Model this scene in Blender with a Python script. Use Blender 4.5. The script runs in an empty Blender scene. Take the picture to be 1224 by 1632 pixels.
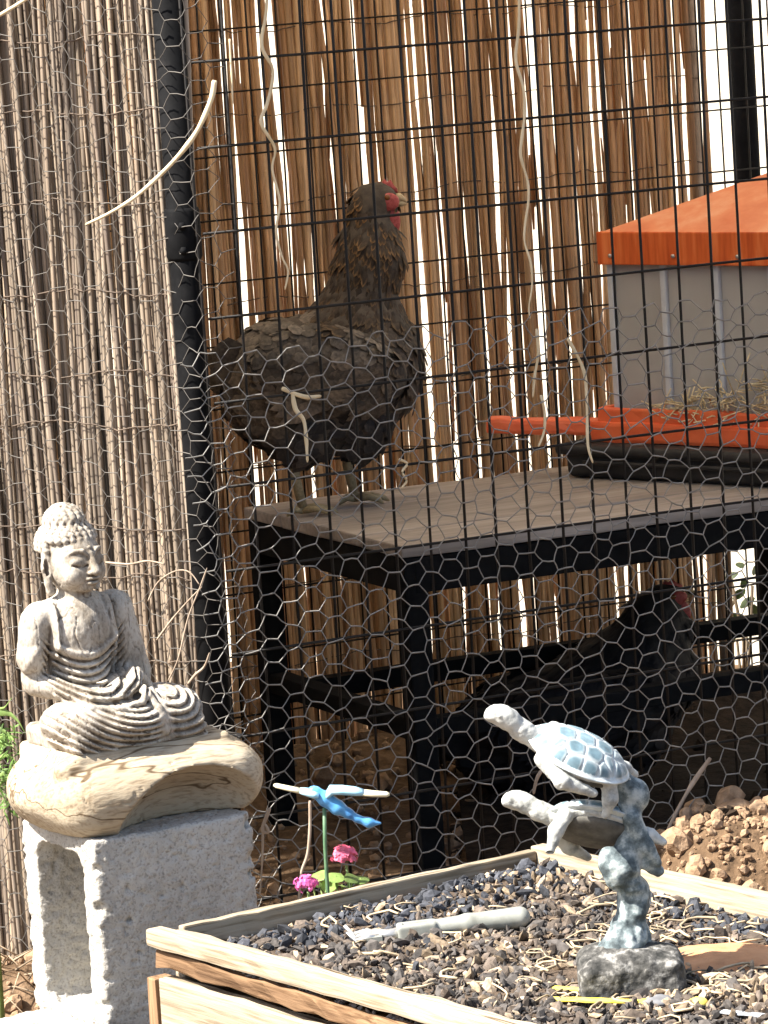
import bpy, bmesh, math, random
import numpy as np
from mathutils import Matrix, Vector

random.seed(7)
RNG = np.random.default_rng(11)
SC = bpy.context.scene
COL = SC.collection
rad = math.radians

# ------------------------------------------------------------------ camera
CAM_H, FPX, PITCH, ROLL = 1.38, 7000.0, math.atan(966 / 7000), 0.063
CF = np.array([0, math.cos(PITCH), -math.sin(PITCH)])
CU0 = np.array([0, math.sin(PITCH), math.cos(PITCH)])
CR0 = np.array([1.0, 0, 0])
CR = math.cos(ROLL) * CR0 - math.sin(ROLL) * CU0
CU = math.sin(ROLL) * CR0 + math.cos(ROLL) * CU0
CC = np.array([0, 0, CAM_H])
cam = bpy.data.cameras.new('camera')
cam.sensor_fit = 'VERTICAL'; cam.sensor_height = 24.0; cam.lens = 24.0 * FPX / 1632
cam.clip_start = 0.05; cam.clip_end = 500
camo = bpy.data.objects.new('camera', cam); COL.objects.link(camo)
camo.matrix_world = Matrix(((CR[0], CU[0], -CF[0], 0), (CR[1], CU[1], -CF[1], 0), (CR[2], CU[2], -CF[2], CAM_H), (0, 0, 0, 1)))
SC.camera = camo

# ------------------------------------------------------------------ light
SUN_AZ = np.array([-0.93, -0.37]) / math.hypot(0.93, 0.37)     # horizontal direction towards the sun
SUN_EL = rad(50)
sdir = Vector((SUN_AZ[0] * math.cos(SUN_EL), SUN_AZ[1] * math.cos(SUN_EL), math.sin(SUN_EL)))
sun = bpy.data.lights.new('sun', 'SUN'); sun.energy = 5.0; sun.angle = rad(0.53); sun.color = (1, 0.95, 0.87)
suno = bpy.data.objects.new('sun', sun); COL.objects.link(suno)
suno.location = (-3, -1, 6); suno.rotation_euler = sdir.to_track_quat('Z', 'Y').to_euler()
world = bpy.data.worlds.new('World'); SC.world = world; world.use_nodes = True
wt = world.node_tree; wt.nodes.clear()
sky = wt.nodes.new('ShaderNodeTexSky'); sky.sky_type = 'NISHITA'; sky.sun_disc = False
sky.sun_elevation = SUN_EL; sky.sun_rotation = math.atan2(sdir.x, sdir.y); sky.dust_density = 2.0
bg = wt.nodes.new('ShaderNodeBackground'); bg.inputs[1].default_value = 0.08
wo = wt.nodes.new('ShaderNodeOutputWorld')
wt.links.new(sky.outputs[0], bg.inputs[0]); wt.links.new(bg.outputs[0], wo.inputs[0])
SC.view_settings.view_transform = 'Standard'; SC.view_settings.look = 'None'
SC.view_settings.exposure = 1.8; SC.view_settings.gamma = 1.0
SC.view_settings.use_curve_mapping = False
SC.render.engine = 'CYCLES'
SC.cycles.max_bounces = 8; SC.cycles.transparent_max_bounces = 16
SC.cycles.use_denoising = True

# ------------------------------------------------------------------ placing helpers (a photograph pixel met with a real plane)
def ray(x, y): return CF + (x - 612) / FPX * CR - (y - 816) / FPX * CU
def aty(x, y, D): d = ray(x, y); return CC + d * D / d[1]
def atz(x, y, z): d = ray(x, y); return CC + d * (z - CAM_H) / d[2]
def onp(x, y, P, n):
    d = ray(x, y); n = np.asarray(n, float); return CC + d * ((np.asarray(P) - CC) @ n) / (d @ n)

# ------------------------------------------------------------------ object helpers
WM = {}
def tag(o, label=None, cat=None, group=None, kind=None):
    if label: o['label'] = label
    if cat: o['category'] = cat
    if group: o['group'] = group
    if kind: o['kind'] = kind
    return o
def link(o, parent=None, world=None):
    COL.objects.link(o)
    world = world or Matrix()
    WM[o.name] = world
    if parent is not None:
        o.parent = parent
        o.matrix_basis = WM[parent.name].inverted() @ world
    else:
        o.matrix_basis = world
    return o
def empty(name, world, label, cat, group=None, kind=None):
    o = bpy.data.objects.new(name, None); o.empty_display_size = 0.05
    link(o, None, world); return tag(o, label, cat, group, kind)
def frame(loc, ex, ey, ez):
    return Matrix(((ex[0], ey[0], ez[0], loc[0]), (ex[1], ey[1], ez[1], loc[1]), (ex[2], ey[2], ez[2], loc[2]), (0, 0, 0, 1)))
def T(x, y=None, z=None):
    return Matrix.Translation((x, y, z) if y is not None else tuple(x))
def RZ(a): return Matrix.Rotation(a, 4, 'Z')

class MB:
    """collects vertices and faces, builds one mesh"""
    def __init__(s): s.V = []; s.F = []; s.n = 0; s.C = []
    def add(s, V, F, col=None):
        V = np.asarray(V, np.float32).reshape(-1, 3)
        s.V.append(V)
        for f in F if isinstance(F, list) else [F]:
            s.F.append(np.asarray(f, np.int64) + s.n)
        s.n += len(V)
        if col is not None: s.C.append(np.tile(np.asarray(col, np.float32), (len(V), 1)))
        return s
    def tube(s, P, r, sides=5, caps=True, col=None):
        P = np.asarray(P, float); n = len(P); r = np.broadcast_to(np.asarray(r, float), (n,))
        t = np.gradient(P, axis=0); t /= np.linalg.norm(t, axis=1, keepdims=True) + 1e-12
        ref = np.array([0, 0, 1.0]) if abs(t[:, 2]).mean() < .8 else np.array([0, 1.0, 0])
        u = np.cross(t, ref); u /= np.linalg.norm(u, axis=1, keepdims=True) + 1e-12
        v = np.cross(t, u)
        a = np.arange(sides) * 2 * math.pi / sides
        V = P[:, None] + r[:, None, None] * (np.cos(a)[None, :, None] * u[:, None] + np.sin(a)[None, :, None] * v[:, None])
        i = np.arange(n - 1)[:, None] * sides; j = np.arange(sides)[None]; k = (j + 1) % sides
        Q = np.stack([i + j, i + sides + j, i + sides + k, i + k], -1).reshape(-1, 4)
        F = [Q]
        if caps: F += [np.arange(sides)[None], (np.arange(sides)[::-1] + (n - 1) * sides)[None]]
        return s.add(V.reshape(-1, 3), F, col)
    def mesh(s, name, smooth=True):
        me = bpy.data.meshes.new(name)
        V = np.concatenate(s.V); me.vertices.add(len(V)); me.vertices.foreach_set('co', V.ravel())
        lt = np.concatenate([np.full(len(f), f.shape[1]) for f in s.F]); li = np.concatenate([f.ravel() for f in s.F])
        me.loops.add(len(li)); me.loops.foreach_set('vertex_index', li.astype(np.int32))
        me.polygons.add(len(lt)); me.polygons.foreach_set('loop_start', np.concatenate([[0], np.cumsum(lt)[:-1]]).astype(np.int32))
        me.polygons.foreach_set('use_smooth', np.full(len(lt), smooth))
        me.update(calc_edges=True); me.validate()
        if s.C:
            c = np.concatenate(s.C); at = me.color_attributes.new('tint', 'FLOAT_COLOR', 'POINT')
            at.data.foreach_set('color', np.c_[c, np.ones(len(c), np.float32)].astype(np.float32).ravel())
        return me
    def build(s, name, mat, parent=None, world=None, smooth=True):
        me = s.mesh(name, smooth); me.materials.append(mat)
        o = bpy.data.objects.new(name, me)
        return link(o, parent, world)
def obj_of(me, name, parent=None, world=None):
    return link(bpy.data.objects.new(name, me), parent, world)

def board_mesh(name, L, W, H, mat, n=16, jit=.0008, bev=.0018, seed=0, bow=0.0):
    """a sawn board, length along local x from 0, cross-section W (y) by H (z) centred"""
    rg = np.random.default_rng(seed); bm = bmesh.new()
    rings = []
    for i in range(n + 1):
        x = L * i / n; b = bow * 4 * (i / n) * (1 - i / n)
        rings.append([bm.verts.new((x, y * W / 2 + rg.normal(0, jit), z * H / 2 + rg.normal(0, jit) + b)) for y, z in ((-1, -1), (1, -1), (1, 1), (-1, 1))])
    for a, b in zip(rings[:-1], rings[1:]):
        for k in range(4): bm.faces.new((a[k], a[(k + 1) % 4], b[(k + 1) % 4], b[k]))
    bm.faces.new(rings[0]); bm.faces.new(rings[-1][::-1])
    bmesh.ops.recalc_face_normals(bm, faces=bm.faces)
    ed = [e for e in bm.edges if len(e.link_faces) == 2 and e.calc_face_angle(0) > .6]
    bmesh.ops.bevel(bm, geom=ed, offset=bev, segments=2, affect='EDGES', profile=.6)
    me = bpy.data.meshes.new(name); bm.to_mesh(me); bm.free(); me.materials.append(mat)
    return me
def board(name, parent, mat, p0, p1, W, H, up=(0, 0, 1), **kw):
    p0 = np.asarray(p0, float); p1 = np.asarray(p1, float); ex = p1 - p0; L = np.linalg.norm(ex); ex /= L
    ey = np.cross(up, ex); ey /= np.linalg.norm(ey); ez = np.cross(ex, ey)
    kw.setdefault('seed', random.randrange(9999))
    return obj_of(board_mesh(name, L, W, H, mat, **kw), name, parent, frame(p0, ex, ey, ez))

# ------------------------------------------------------------------ signed-distance sculpting
class Sculpt:
    def __init__(s, lo, hi, h):
        s.lo = np.array(lo, float); s.h = h
        s.ax = [np.arange(l, u + h, h, dtype=np.float32) for l, u in zip(lo, hi)]
        s.d = np.full([len(a) for a in s.ax], 0.5 * float(max(np.array(hi) - lo)), np.float32)
    def _box(s, lo, hi):
        sl = []
        for a, l, u in zip(s.ax, lo, hi):
            i = max(0, int((l - a[0]) / s.h) - 1); j = min(len(a), int((u - a[0]) / s.h) + 3)
            sl.append(slice(i, max(i + 1, j)))
        g = np.meshgrid(*[a[q] for a, q in zip(s.ax, sl)], indexing='ij', sparse=True)
        return tuple(sl), g
    def put(s, fn, lo, hi, k=0.0, cut=False):
        m = k + 3 * s.h
        sl, (X, Y, Z) = s._box(np.array(lo) - m, np.array(hi) + m)
        a = s.d[sl]; b = fn(X, Y, Z)
        if a.size == 0: return s
        if cut: b = -b
        k = max(k, 1e-6)
        if cut:
            s.d[sl] = np.maximum(a, b) + .25 * k * np.clip(1 - abs(a - b) / k, 0, 1) ** 2
        else:
            s.d[sl] = np.minimum(a, b) - .25 * k * np.clip(1 - abs(a - b) / k, 0, 1) ** 2
        return s
    def ell(s, c, r, k=0., rot=None, cut=False):
        c = np.array(c, float); r = np.array(r, float); R = np.eye(3) if rot is None else np.asarray(rot, float)
        def fn(X, Y, Z):
            x, y, z = X - c[0], Y - c[1], Z - c[2]
            if rot is not None:
                x, y, z = [x * R[0, i] + y * R[1, i] + z * R[2, i] for i in range(3)]
            k0 = np.sqrt((x / r[0]) ** 2 + (y / r[1]) ** 2 + (z / r[2]) ** 2) + 1e-9
            k1 = np.sqrt((x / r[0] ** 2) ** 2 + (y / r[1] ** 2) ** 2 + (z / r[2] ** 2) ** 2) + 1e-9
            return (k0 * (k0 - 1) / k1).astype(np.float32)
        e = np.abs(R) @ r
        return s.put(fn, c - e, c + e, k, cut)
    def cap(s, a, b, ra, rb=None, k=0., cut=False):
        a = np.array(a, float); b = np.array(b, float); rb = ra if rb is None else rb; ab = b - a; L2 = ab @ ab + 1e-12
        def fn(X, Y, Z):
            x, y, z = X - a[0], Y - a[1], Z - a[2]
            t = np.clip((x * ab[0] + y * ab[1] + z * ab[2]) / L2, 0, 1)
            return (np.sqrt((x - t * ab[0]) ** 2 + (y - t * ab[1]) ** 2 + (z - t * ab[2]) ** 2) - (ra + (rb - ra) * t)).astype(np.float32)
        m = max(ra, rb)
        return s.put(fn, np.minimum(a, b) - m, np.maximum(a, b) + m, k, cut)
    def chain(s, P, R, k=0., cut=False):
        for i in range(len(P) - 1): s.cap(P[i], P[i + 1], R[i], R[i + 1], k, cut)
        return s
    def box(s, c, half, rnd=0., k=0., rot=None, cut=False):
        c = np.array(c, float); hf = np.array(half, float) - rnd; R = np.eye(3) if rot is None else np.asarray(rot, float)
        def fn(X, Y, Z):
            x, y, z = X - c[0], Y - c[1], Z - c[2]
            if rot is not None:
                x, y, z = [x * R[0, i] + y * R[1, i] + z * R[2, i] for i in range(3)]
            qx, qy, qz = abs(x) - hf[0], abs(y) - hf[1], abs(z) - hf[2]
            return (np.sqrt(np.maximum(qx, 0) ** 2 + np.maximum(qy, 0) ** 2 + np.maximum(qz, 0) ** 2)
                    + np.minimum(np.maximum(np.maximum(qx, qy), qz), 0) - rnd).astype(np.float32)
        e = np.abs(R) @ np.array(half, float)
        return s.put(fn, c - e, c + e, k, cut)
    def relief(s, fn):
        X, Y, Z = np.meshgrid(*s.ax, indexing='ij', sparse=True)
        s.d += fn(X, Y, Z).astype(np.float32); return s
    def surface(s):
        d = s.d; n = d < 0; nx, ny, nz = d.shape
        cnt = np.zeros((nx - 1, ny - 1, nz - 1), np.int8)
        off = [(i, j, k) for i in (0, 1) for j in (0, 1) for k in (0, 1)]
        for i, j, k in off: cnt += n[i:nx - 1 + i, j:ny - 1 + j, k:nz - 1 + k]
        act = (cnt > 0) & (cnt < 8); I = np.argwhere(act)
        idx = np.full(act.shape, -1, np.int64); idx[act] = np.arange(len(I))
        acc = np.zeros((len(I), 3)); w = np.zeros(len(I))
        for a in off:
            for ax in range(3):
                if a[ax]: continue
                b = list(a); b[ax] = 1
                da = d[I[:, 0] + a[0], I[:, 1] + a[1], I[:, 2] + a[2]]; db = d[I[:, 0] + b[0], I[:, 1] + b[1], I[:, 2] + b[2]]
                m = (da < 0) != (db < 0); t = np.where(m, da / np.where(m, da - db, 1), 0)
                p = np.array(a, float)[None] + t[:, None] * (np.array(b) - np.array(a))[None]
                acc[m] += p[m]; w[m] += 1
        V = (I + acc / w[:, None]) * s.h + s.lo
        Q = []
        e = np.argwhere(n[:-1, 1:-1, 1:-1] != n[1:, 1:-1, 1:-1]); i, j, k = e[:, 0], e[:, 1] + 1, e[:, 2] + 1
        q = np.stack([idx[i, j - 1, k - 1], idx[i, j, k - 1], idx[i, j, k], idx[i, j - 1, k]], 1); f = ~n[i, j, k]; q[f] = q[f][:, ::-1]; Q.append(q)
        e = np.argwhere(n[1:-1, :-1, 1:-1] != n[1:-1, 1:, 1:-1]); i, j, k = e[:, 0] + 1, e[:, 1], e[:, 2] + 1
        q = np.stack([idx[i - 1, j, k - 1], idx[i - 1, j, k], idx[i, j, k], idx[i, j, k - 1]], 1); f = ~n[i, j, k]; q[f] = q[f][:, ::-1]; Q.append(q)
        e = np.argwhere(n[1:-1, 1:-1, :-1] != n[1:-1, 1:-1, 1:]); i, j, k = e[:, 0] + 1, e[:, 1] + 1, e[:, 2]
        q = np.stack([idx[i - 1, j - 1, k], idx[i, j - 1, k], idx[i, j, k], idx[i - 1, j, k]], 1); f = ~n[i, j, k]; q[f] = q[f][:, ::-1]; Q.append(q)
        return V, np.concatenate(Q)

def vnoise(P, scale, seed=0):
    """smooth value noise in [-1, 1]"""
    P = np.asarray(P, float) * scale + seed * 17.3; i = np.floor(P).astype(np.int64); f = P - i; f = f * f * (3 - 2 * f)
    out = 0
    for a in (0, 1):
        for b in (0, 1):
            for c in (0, 1):
                q = (i[..., 0] + a) * 374761393 + (i[..., 1] + b) * 668265263 + (i[..., 2] + c) * 2147483647 + seed * 974711
                q = (q ^ (q >> 13)) * 1274126177; q = (q ^ (q >> 16)) & 0xffff
                out = out + (q / 32767.5 - 1) * (f[..., 0] if a else 1 - f[..., 0]) * (f[..., 1] if b else 1 - f[..., 1]) * (f[..., 2] if c else 1 - f[..., 2])
    return out
def fbm(P, scale, oct=3, seed=0):
    return sum(vnoise(P, scale * 2 ** o, seed + o) * .5 ** o for o in range(oct))

# ------------------------------------------------------------------ materials
def new_mat(name):
    m = bpy.data.materials.new(name); m.use_nodes = True; nt = m.node_tree
    return m, nt, nt.nodes['Principled BSDF'], nt.nodes.new, nt.links.new
def ramp(nt, stops, src, interp='LINEAR'):
    r = nt.nodes.new('ShaderNodeValToRGB'); r.color_ramp.interpolation = interp
    while len(r.color_ramp.elements) < len(stops): r.color_ramp.elements.new(.5)
    for e, (p, c) in zip(r.color_ramp.elements, stops): e.position = p; e.color = (*c, 1) if len(c) == 3 else c
    nt.links.new(src, r.inputs[0]); return r
def noise_mat(name, stops, scale=20, detail=6, rough=.85, bump=.3, bdist=.002, stretch=(1, 1, 1), stops2=None, scale2=90, mix2=.4,
              rnd=0., metal=0., bscale=None, spec=.35, coord='Object', dirt=None, trans=0., crack=None):
    m, nt, bs, N, Lk = new_mat(name)
    tc = N('ShaderNodeTexCoord'); mp = N('ShaderNodeMapping'); mp.inputs['Scale'].default_value = stretch
    src = tc.outputs[coord]; oi = N('ShaderNodeObjectInfo')
    add = N('ShaderNodeVectorMath'); add.operation = 'ADD'; mul = N('ShaderNodeVectorMath'); mul.operation = 'SCALE'; mul.inputs['Scale'].default_value = 7.
    cb = N('ShaderNodeCombineXYZ'); Lk(oi.outputs['Random'], cb.inputs[0]); Lk(oi.outputs['Random'], cb.inputs[2]); Lk(cb.outputs[0], mul.inputs[0])
    Lk(src, add.inputs[0]); Lk(mul.outputs[0], add.inputs[1]); Lk(add.outputs[0], mp.inputs[0])
    n1 = N('ShaderNodeTexNoise'); n1.inputs['Scale'].default_value = scale; n1.inputs['Detail'].default_value = detail; n1.inputs['Roughness'].default_value = .62
    Lk(mp.outputs[0], n1.inputs[0]); col = ramp(nt, stops, n1.outputs[0]).outputs[0]
    n2 = N('ShaderNodeTexNoise'); n2.inputs['Scale'].default_value = scale2; n2.inputs['Detail'].default_value = 4; Lk(mp.outputs[0], n2.inputs[0])
    if stops2:
        c2 = ramp(nt, stops2, n2.outputs[0]); mx = N('ShaderNodeMix'); mx.data_type = 'RGBA'; mx.blend_type = 'MULTIPLY'; mx.inputs[0].default_value = mix2
        Lk(col, mx.inputs[6]); Lk(c2.outputs[0], mx.inputs[7]); col = mx.outputs[2]
    if crack:                                              # thin dark splits that follow the grain
        nc = N('ShaderNodeTexNoise'); nc.inputs['Scale'].default_value = crack[0]; nc.inputs['Detail'].default_value = 3; Lk(mp.outputs[0], nc.inputs[0])
        w = crack[1]; rc_ = ramp(nt, [(.5 - 2 * w, (1, 1, 1)), (.5 - w * .5, crack[2]), (.5 + w * .5, crack[2]), (.5 + 2 * w, (1, 1, 1))], nc.outputs[0])
        mx = N('ShaderNodeMix'); mx.data_type = 'RGBA'; mx.blend_type = 'MULTIPLY'; mx.inputs[0].default_value = .9
        Lk(col, mx.inputs[6]); Lk(rc_.outputs[0], mx.inputs[7]); col = mx.outputs[2]
    if rnd:
        hv = N('ShaderNodeHueSaturation'); mr = N('ShaderNodeMapRange'); mr.inputs[3].default_value = 1 - rnd; mr.inputs[4].default_value = 1 + rnd
        Lk(oi.outputs['Random'], mr.inputs[0]); Lk(mr.outputs[0], hv.inputs['Value']); Lk(col, hv.inputs['Color']); col = hv.outputs[0]
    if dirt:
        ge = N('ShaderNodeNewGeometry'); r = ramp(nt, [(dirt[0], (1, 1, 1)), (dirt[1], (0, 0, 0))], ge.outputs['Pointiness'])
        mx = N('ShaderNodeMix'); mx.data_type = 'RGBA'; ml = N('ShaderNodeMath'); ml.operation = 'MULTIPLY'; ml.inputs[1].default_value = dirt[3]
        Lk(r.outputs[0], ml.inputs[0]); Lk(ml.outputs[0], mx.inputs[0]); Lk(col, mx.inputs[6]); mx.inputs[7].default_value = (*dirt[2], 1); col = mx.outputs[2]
    Lk(col, bs.inputs['Base Color'])
    bs.inputs['Roughness'].default_value = rough; bs.inputs['Metallic'].default_value = metal; bs.inputs['Specular IOR Level'].default_value = spec
    if bump:
        bp = N('ShaderNodeBump'); bp.inputs['Strength'].default_value = bump; bp.inputs['Distance'].default_value = bdist
        nb = N('ShaderNodeTexNoise'); nb.inputs['Scale'].default_value = bscale or scale2; nb.inputs['Detail'].default_value = 5; Lk(mp.outputs[0], nb.inputs[0])
        Lk(nb.outputs[0], bp.inputs['Height']); Lk(bp.outputs[0], bs.inputs['Normal'])
    if trans:
        tr = N('ShaderNodeBsdfTranslucent'); ms = N('ShaderNodeMixShader'); ms.inputs[0].default_value = trans; Lk(col, tr.inputs[0])
        Lk(bs.outputs[0], ms.inputs[1]); Lk(tr.outputs[0], ms.inputs[2]); Lk(ms.outputs[0], nt.nodes['Material Output'].inputs[0])
    return m
def tint_mat(name, rough=.8, mul=None, scale=150, spec=.3, trans=0., bump=.2, bdist=.001):
    """colour from the mesh's own per-piece tint, broken by fine noise"""
    m, nt, bs, N, Lk = new_mat(name)
    at = N('ShaderNodeAttribute'); at.attribute_name = 'tint'
    tc = N('ShaderNodeTexCoord'); n = N('ShaderNodeTexNoise'); n.inputs['Scale'].default_value = scale; n.inputs['Detail'].default_value = 5; Lk(tc.outputs['Object'], n.inputs[0])
    lo, hi = mul or (.55, 1.35)
    r = ramp(nt, [(.3, (lo,) * 3), (.7, (hi,) * 3)], n.outputs[0]); mx = N('ShaderNodeMix'); mx.data_type = 'RGBA'; mx.blend_type = 'MULTIPLY'; mx.inputs[0].default_value = 1
    Lk(at.outputs[0], mx.inputs[6]); Lk(r.outputs[0], mx.inputs[7]); Lk(mx.outputs[2], bs.inputs['Base Color'])
    bs.inputs['Roughness'].default_value = rough; bs.inputs['Specular IOR Level'].default_value = spec
    bp = N('ShaderNodeBump'); bp.inputs['Strength'].default_value = bump; bp.inputs['Distance'].default_value = bdist; Lk(n.outputs[0], bp.inputs['Height']); Lk(bp.outputs[0], bs.inputs['Normal'])
    if trans:
        tr = N('ShaderNodeBsdfTranslucent'); ms = N('ShaderNodeMixShader'); ms.inputs[0].default_value = trans; Lk(mx.outputs[2], tr.inputs[0])
        Lk(bs.outputs[0], ms.inputs[1]); Lk(tr.outputs[0], ms.inputs[2]); Lk(ms.outputs[0], nt.nodes['Material Output'].inputs[0])
    return m
def reed_mat(name, cols, streak=.8):
    m, nt, bs, N, Lk = new_mat(name)
    oi = N('ShaderNodeObjectInfo'); base = ramp(nt, [(i / (len(cols) - 1), c) for i, c in enumerate(cols)], oi.outputs['Random'])
    tc = N('ShaderNodeTexCoord'); sx = N('ShaderNodeSeparateXYZ'); Lk(tc.outputs['Object'], sx.inputs[0])
    ml = N('ShaderNodeMath'); ml.operation = 'MULTIPLY'; ml.inputs[1].default_value = 61.; Lk(oi.outputs['Random'], ml.inputs[0])
    cb = N('ShaderNodeCombineXYZ'); sc = N('ShaderNodeMath'); sc.operation = 'MULTIPLY'; sc.inputs[1].default_value = 3.; Lk(sx.outputs[2], sc.inputs[0])
    s2 = N('ShaderNodeMath'); s2.operation = 'MULTIPLY'; s2.inputs[1].default_value = 160.; Lk(sx.outputs[0], s2.inputs[0])
    Lk(s2.outputs[0], cb.inputs[0]); Lk(ml.outputs[0], cb.inputs[1]); Lk(sc.outputs[0], cb.inputs[2])
    n = N('ShaderNodeTexNoise'); n.inputs['Scale'].default_value = 1.6; n.inputs['Detail'].default_value = 6; n.inputs['Roughness'].default_value = .65; Lk(cb.outputs[0], n.inputs[0])
    r = ramp(nt, [(.28, (.35, .33, .3)), (.5, (.95, .93, .9)), (.72, (1.75, 1.7, 1.6))], n.outputs[0])
    mx = N('ShaderNodeMix'); mx.data_type = 'RGBA'; mx.blend_type = 'MULTIPLY'; mx.inputs[0].default_value = streak
    Lk(base.outputs[0], mx.inputs[6]); Lk(r.outputs[0], mx.inputs[7]); Lk(mx.outputs[2], bs.inputs['Base Color'])
    bs.inputs['Roughness'].default_value = .55; bs.inputs['Specular IOR Level'].default_value = .35
    bp = N('ShaderNodeBump'); bp.inputs['Strength'].default_value = .4; bp.inputs['Distance'].default_value = .001; Lk(n.outputs[0], bp.inputs['Height']); Lk(bp.outputs[0], bs.inputs['Normal'])
    return m

M = {}
M['reed_grey'] = reed_mat('weathered_reed', [(.165, .13, .097), (.26, .21, .16), (.11, .088, .07), (.33, .27, .21), (.20, .16, .12), (.29, .225, .165), (.14, .11, .088), (.23, .185, .145)])
M['reed_tan'] = reed_mat('tan_reed', [(.37, .205, .10), (.52, .32, .17), (.27, .145, .07), (.62, .42, .25), (.42, .24, .12), (.31, .17, .082), (.55, .355, .195), (.22, .12, .06)])
M['straw'] = noise_mat('dry_straw', [(.3, (.55, .42, .24)), (.7, (.78, .66, .44))], 60, rough=.6, bump=.2, stretch=(1, 1, .3))
M['black_metal'] = noise_mat('black_painted_steel', [(.3, (.0045, .0045, .0048)), (.75, (.011, .011, .0115))], 30, rough=.72, bump=.15, bdist=.0006, stops2=[(.3, (.6, .6, .6)), (.6, (1, 1, 1)), (.8, (2.4, 2.2, 2))], spec=.05)
M['wire_black'] = noise_mat('dark_welded_wire', [(.3, (.005, .0045, .004)), (.7, (.016, .013, .011))], 40, rough=.6, bump=0, metal=.0, spec=.2)
M['wire_galv'] = noise_mat('galvanised_wire', [(.3, (.06, .052, .043)), (.7, (.12, .107, .092))], 60, rough=.55, bump=0, metal=.1, spec=.5)
M['wire_new'] = noise_mat('bright_galvanised_wire', [(.3, (.13, .122, .11)), (.7, (.25, .238, .218))], 60, rough=.5, bump=0, metal=.15)
M['tie'] = noise_mat('rusty_tie_wire', [(.3, (.05, .035, .025)), (.7, (.14, .10, .07))], 60, rough=.7, bump=0)
M['cloth'] = noise_mat('tan_shade_cloth', [(.3, (.74, .68, .58)), (.7, (.82, .76, .66))], 8, rough=.9, bump=.2, trans=.75)
M['stucco'] = noise_mat('cream_stucco', [(.3, (.72, .66, .54)), (.7, (.84, .79, .68))], 6, rough=.95, bump=.5, bdist=.004, scale2=60)
M['earth'] = noise_mat('clay_earth', [(.25, (.07, .044, .026)), (.5, (.14, .09, .053)), (.78, (.24, .16, .10))], 9, detail=9, rough=.98, bump=.9, bdist=.012, scale2=55, stops2=[(.3, (.5, .48, .46)), (.65, (1.1, 1.1, 1.1))], mix2=.7, spec=.1)
M['clod'] = noise_mat('clay_clod', [(.25, (.15, .095, .056)), (.5, (.27, .178, .11)), (.8, (.38, .27, .175))], 60, detail=8, rough=.98, bump=.7, bdist=.004, scale2=160, spec=.1)
M['concrete'] = noise_mat('grey_concrete', [(.25, (.29, .27, .235)), (.5, (.42, .395, .35)), (.8, (.53, .505, .455))], 9, detail=10, rough=.97, bump=.9, bdist=.0016, scale2=330, stops2=[(.28, (.45, .44, .43)), (.5, (1, 1, 1))], mix2=.8, spec=.15)
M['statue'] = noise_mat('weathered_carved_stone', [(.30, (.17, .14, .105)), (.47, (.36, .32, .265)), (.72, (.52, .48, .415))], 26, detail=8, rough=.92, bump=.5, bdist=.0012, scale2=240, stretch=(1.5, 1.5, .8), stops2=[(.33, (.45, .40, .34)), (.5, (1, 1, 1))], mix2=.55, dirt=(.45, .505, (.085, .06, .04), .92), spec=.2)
M['log'] = noise_mat('bleached_carved_wood', [(.25, (.24, .175, .11)), (.5, (.39, .32, .225)), (.8, (.49, .425, .325))], 9, detail=8, rough=.85, bump=.5, bdist=.0018, scale2=130, stretch=(.35, 2., 2.), stops2=[(.36, (.42, .35, .27)), (.50, (1, 1, 1))], mix2=.5, crack=(9, .006, (.22, .16, .11)), spec=.2)
M['plank'] = noise_mat('weathered_tan_plank', [(.25, (.20, .155, .105)), (.5, (.345, .285, .205)), (.8, (.45, .39, .30))], 12, detail=9, rough=.85, bump=.8, bdist=.0015, scale2=105, stretch=(.10, 2.2, 2.2), stops2=[(.36, (.42, .36, .28)), (.5, (1, 1, 1))], mix2=.6, crack=(11, .007, (.22, .17, .12)), rnd=.12, spec=.2)
M['plank_red'] = noise_mat('reddish_split_plank', [(.25, (.13, .075, .04)), (.5, (.27, .165, .09)), (.8, (.38, .265, .17))], 14, detail=9, rough=.85, bump=.8, bdist=.002, scale2=100, stretch=(.14, 2.5, 2.5), stops2=[(.32, (.4, .34, .28)), (.52, (1, 1, 1))], mix2=.8, rnd=.15, spec=.2)
M['tabletop'] = noise_mat('grey_worn_tabletop', [(.25, (.19, .16, .138)), (.55, (.33, .285, .25)), (.8, (.42, .37, .335))], 11, detail=8, rough=.62, bump=.4, bdist=.001, scale2=60, stretch=(.22, 2., 2.), stops2=[(.3, (.6, .57, .54)), (.6, (1, 1, 1))], mix2=.6, rnd=.06, spec=.35)
M['orange'] = noise_mat('orange_plastic', [(.32, (.50, .075, .016)), (.5, (.70, .14, .032)), (.68, (.84, .25, .08))], 16, rough=.55, bump=.15, bdist=.001, stretch=(3, 3, .25), trans=.15)
M['orange_roof'] = noise_mat('sun_bleached_orange_plastic', [(.34, (.70, .20, .085)), (.5, (.80, .30, .14)), (.64, (.87, .46, .27))], 7, rough=.6, bump=.15, bdist=.001, trans=.25)
M['red_plastic'] = noise_mat('red_orange_plastic', [(.3, (.70, .09, .03)), (.7, (.84, .20, .075))], 14, rough=.45, bump=.2, bdist=.001, trans=.08)
M['rib'] = noise_mat('pale_grey_plastic', [(.3, (.42, .44, .47)), (.7, (.55, .57, .60))], 20, rough=.45, bump=.05)
M['tub'] = noise_mat('black_rubber', [(.3, (.012, .011, .011)), (.7, (.035, .032, .03))], 18, rough=.7, bump=.3, bdist=.001)
M['red_skin'] = noise_mat('red_comb_skin', [(.3, (.20, .022, .022)), (.7, (.40, .085, .075))], 220, rough=.6, bump=.5, bdist=.0008)
M['beak'] = noise_mat('horn_beak', [(.3, (.30, .21, .11)), (.7, (.48, .37, .22))], 200, rough=.45, bump=.1)
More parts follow.
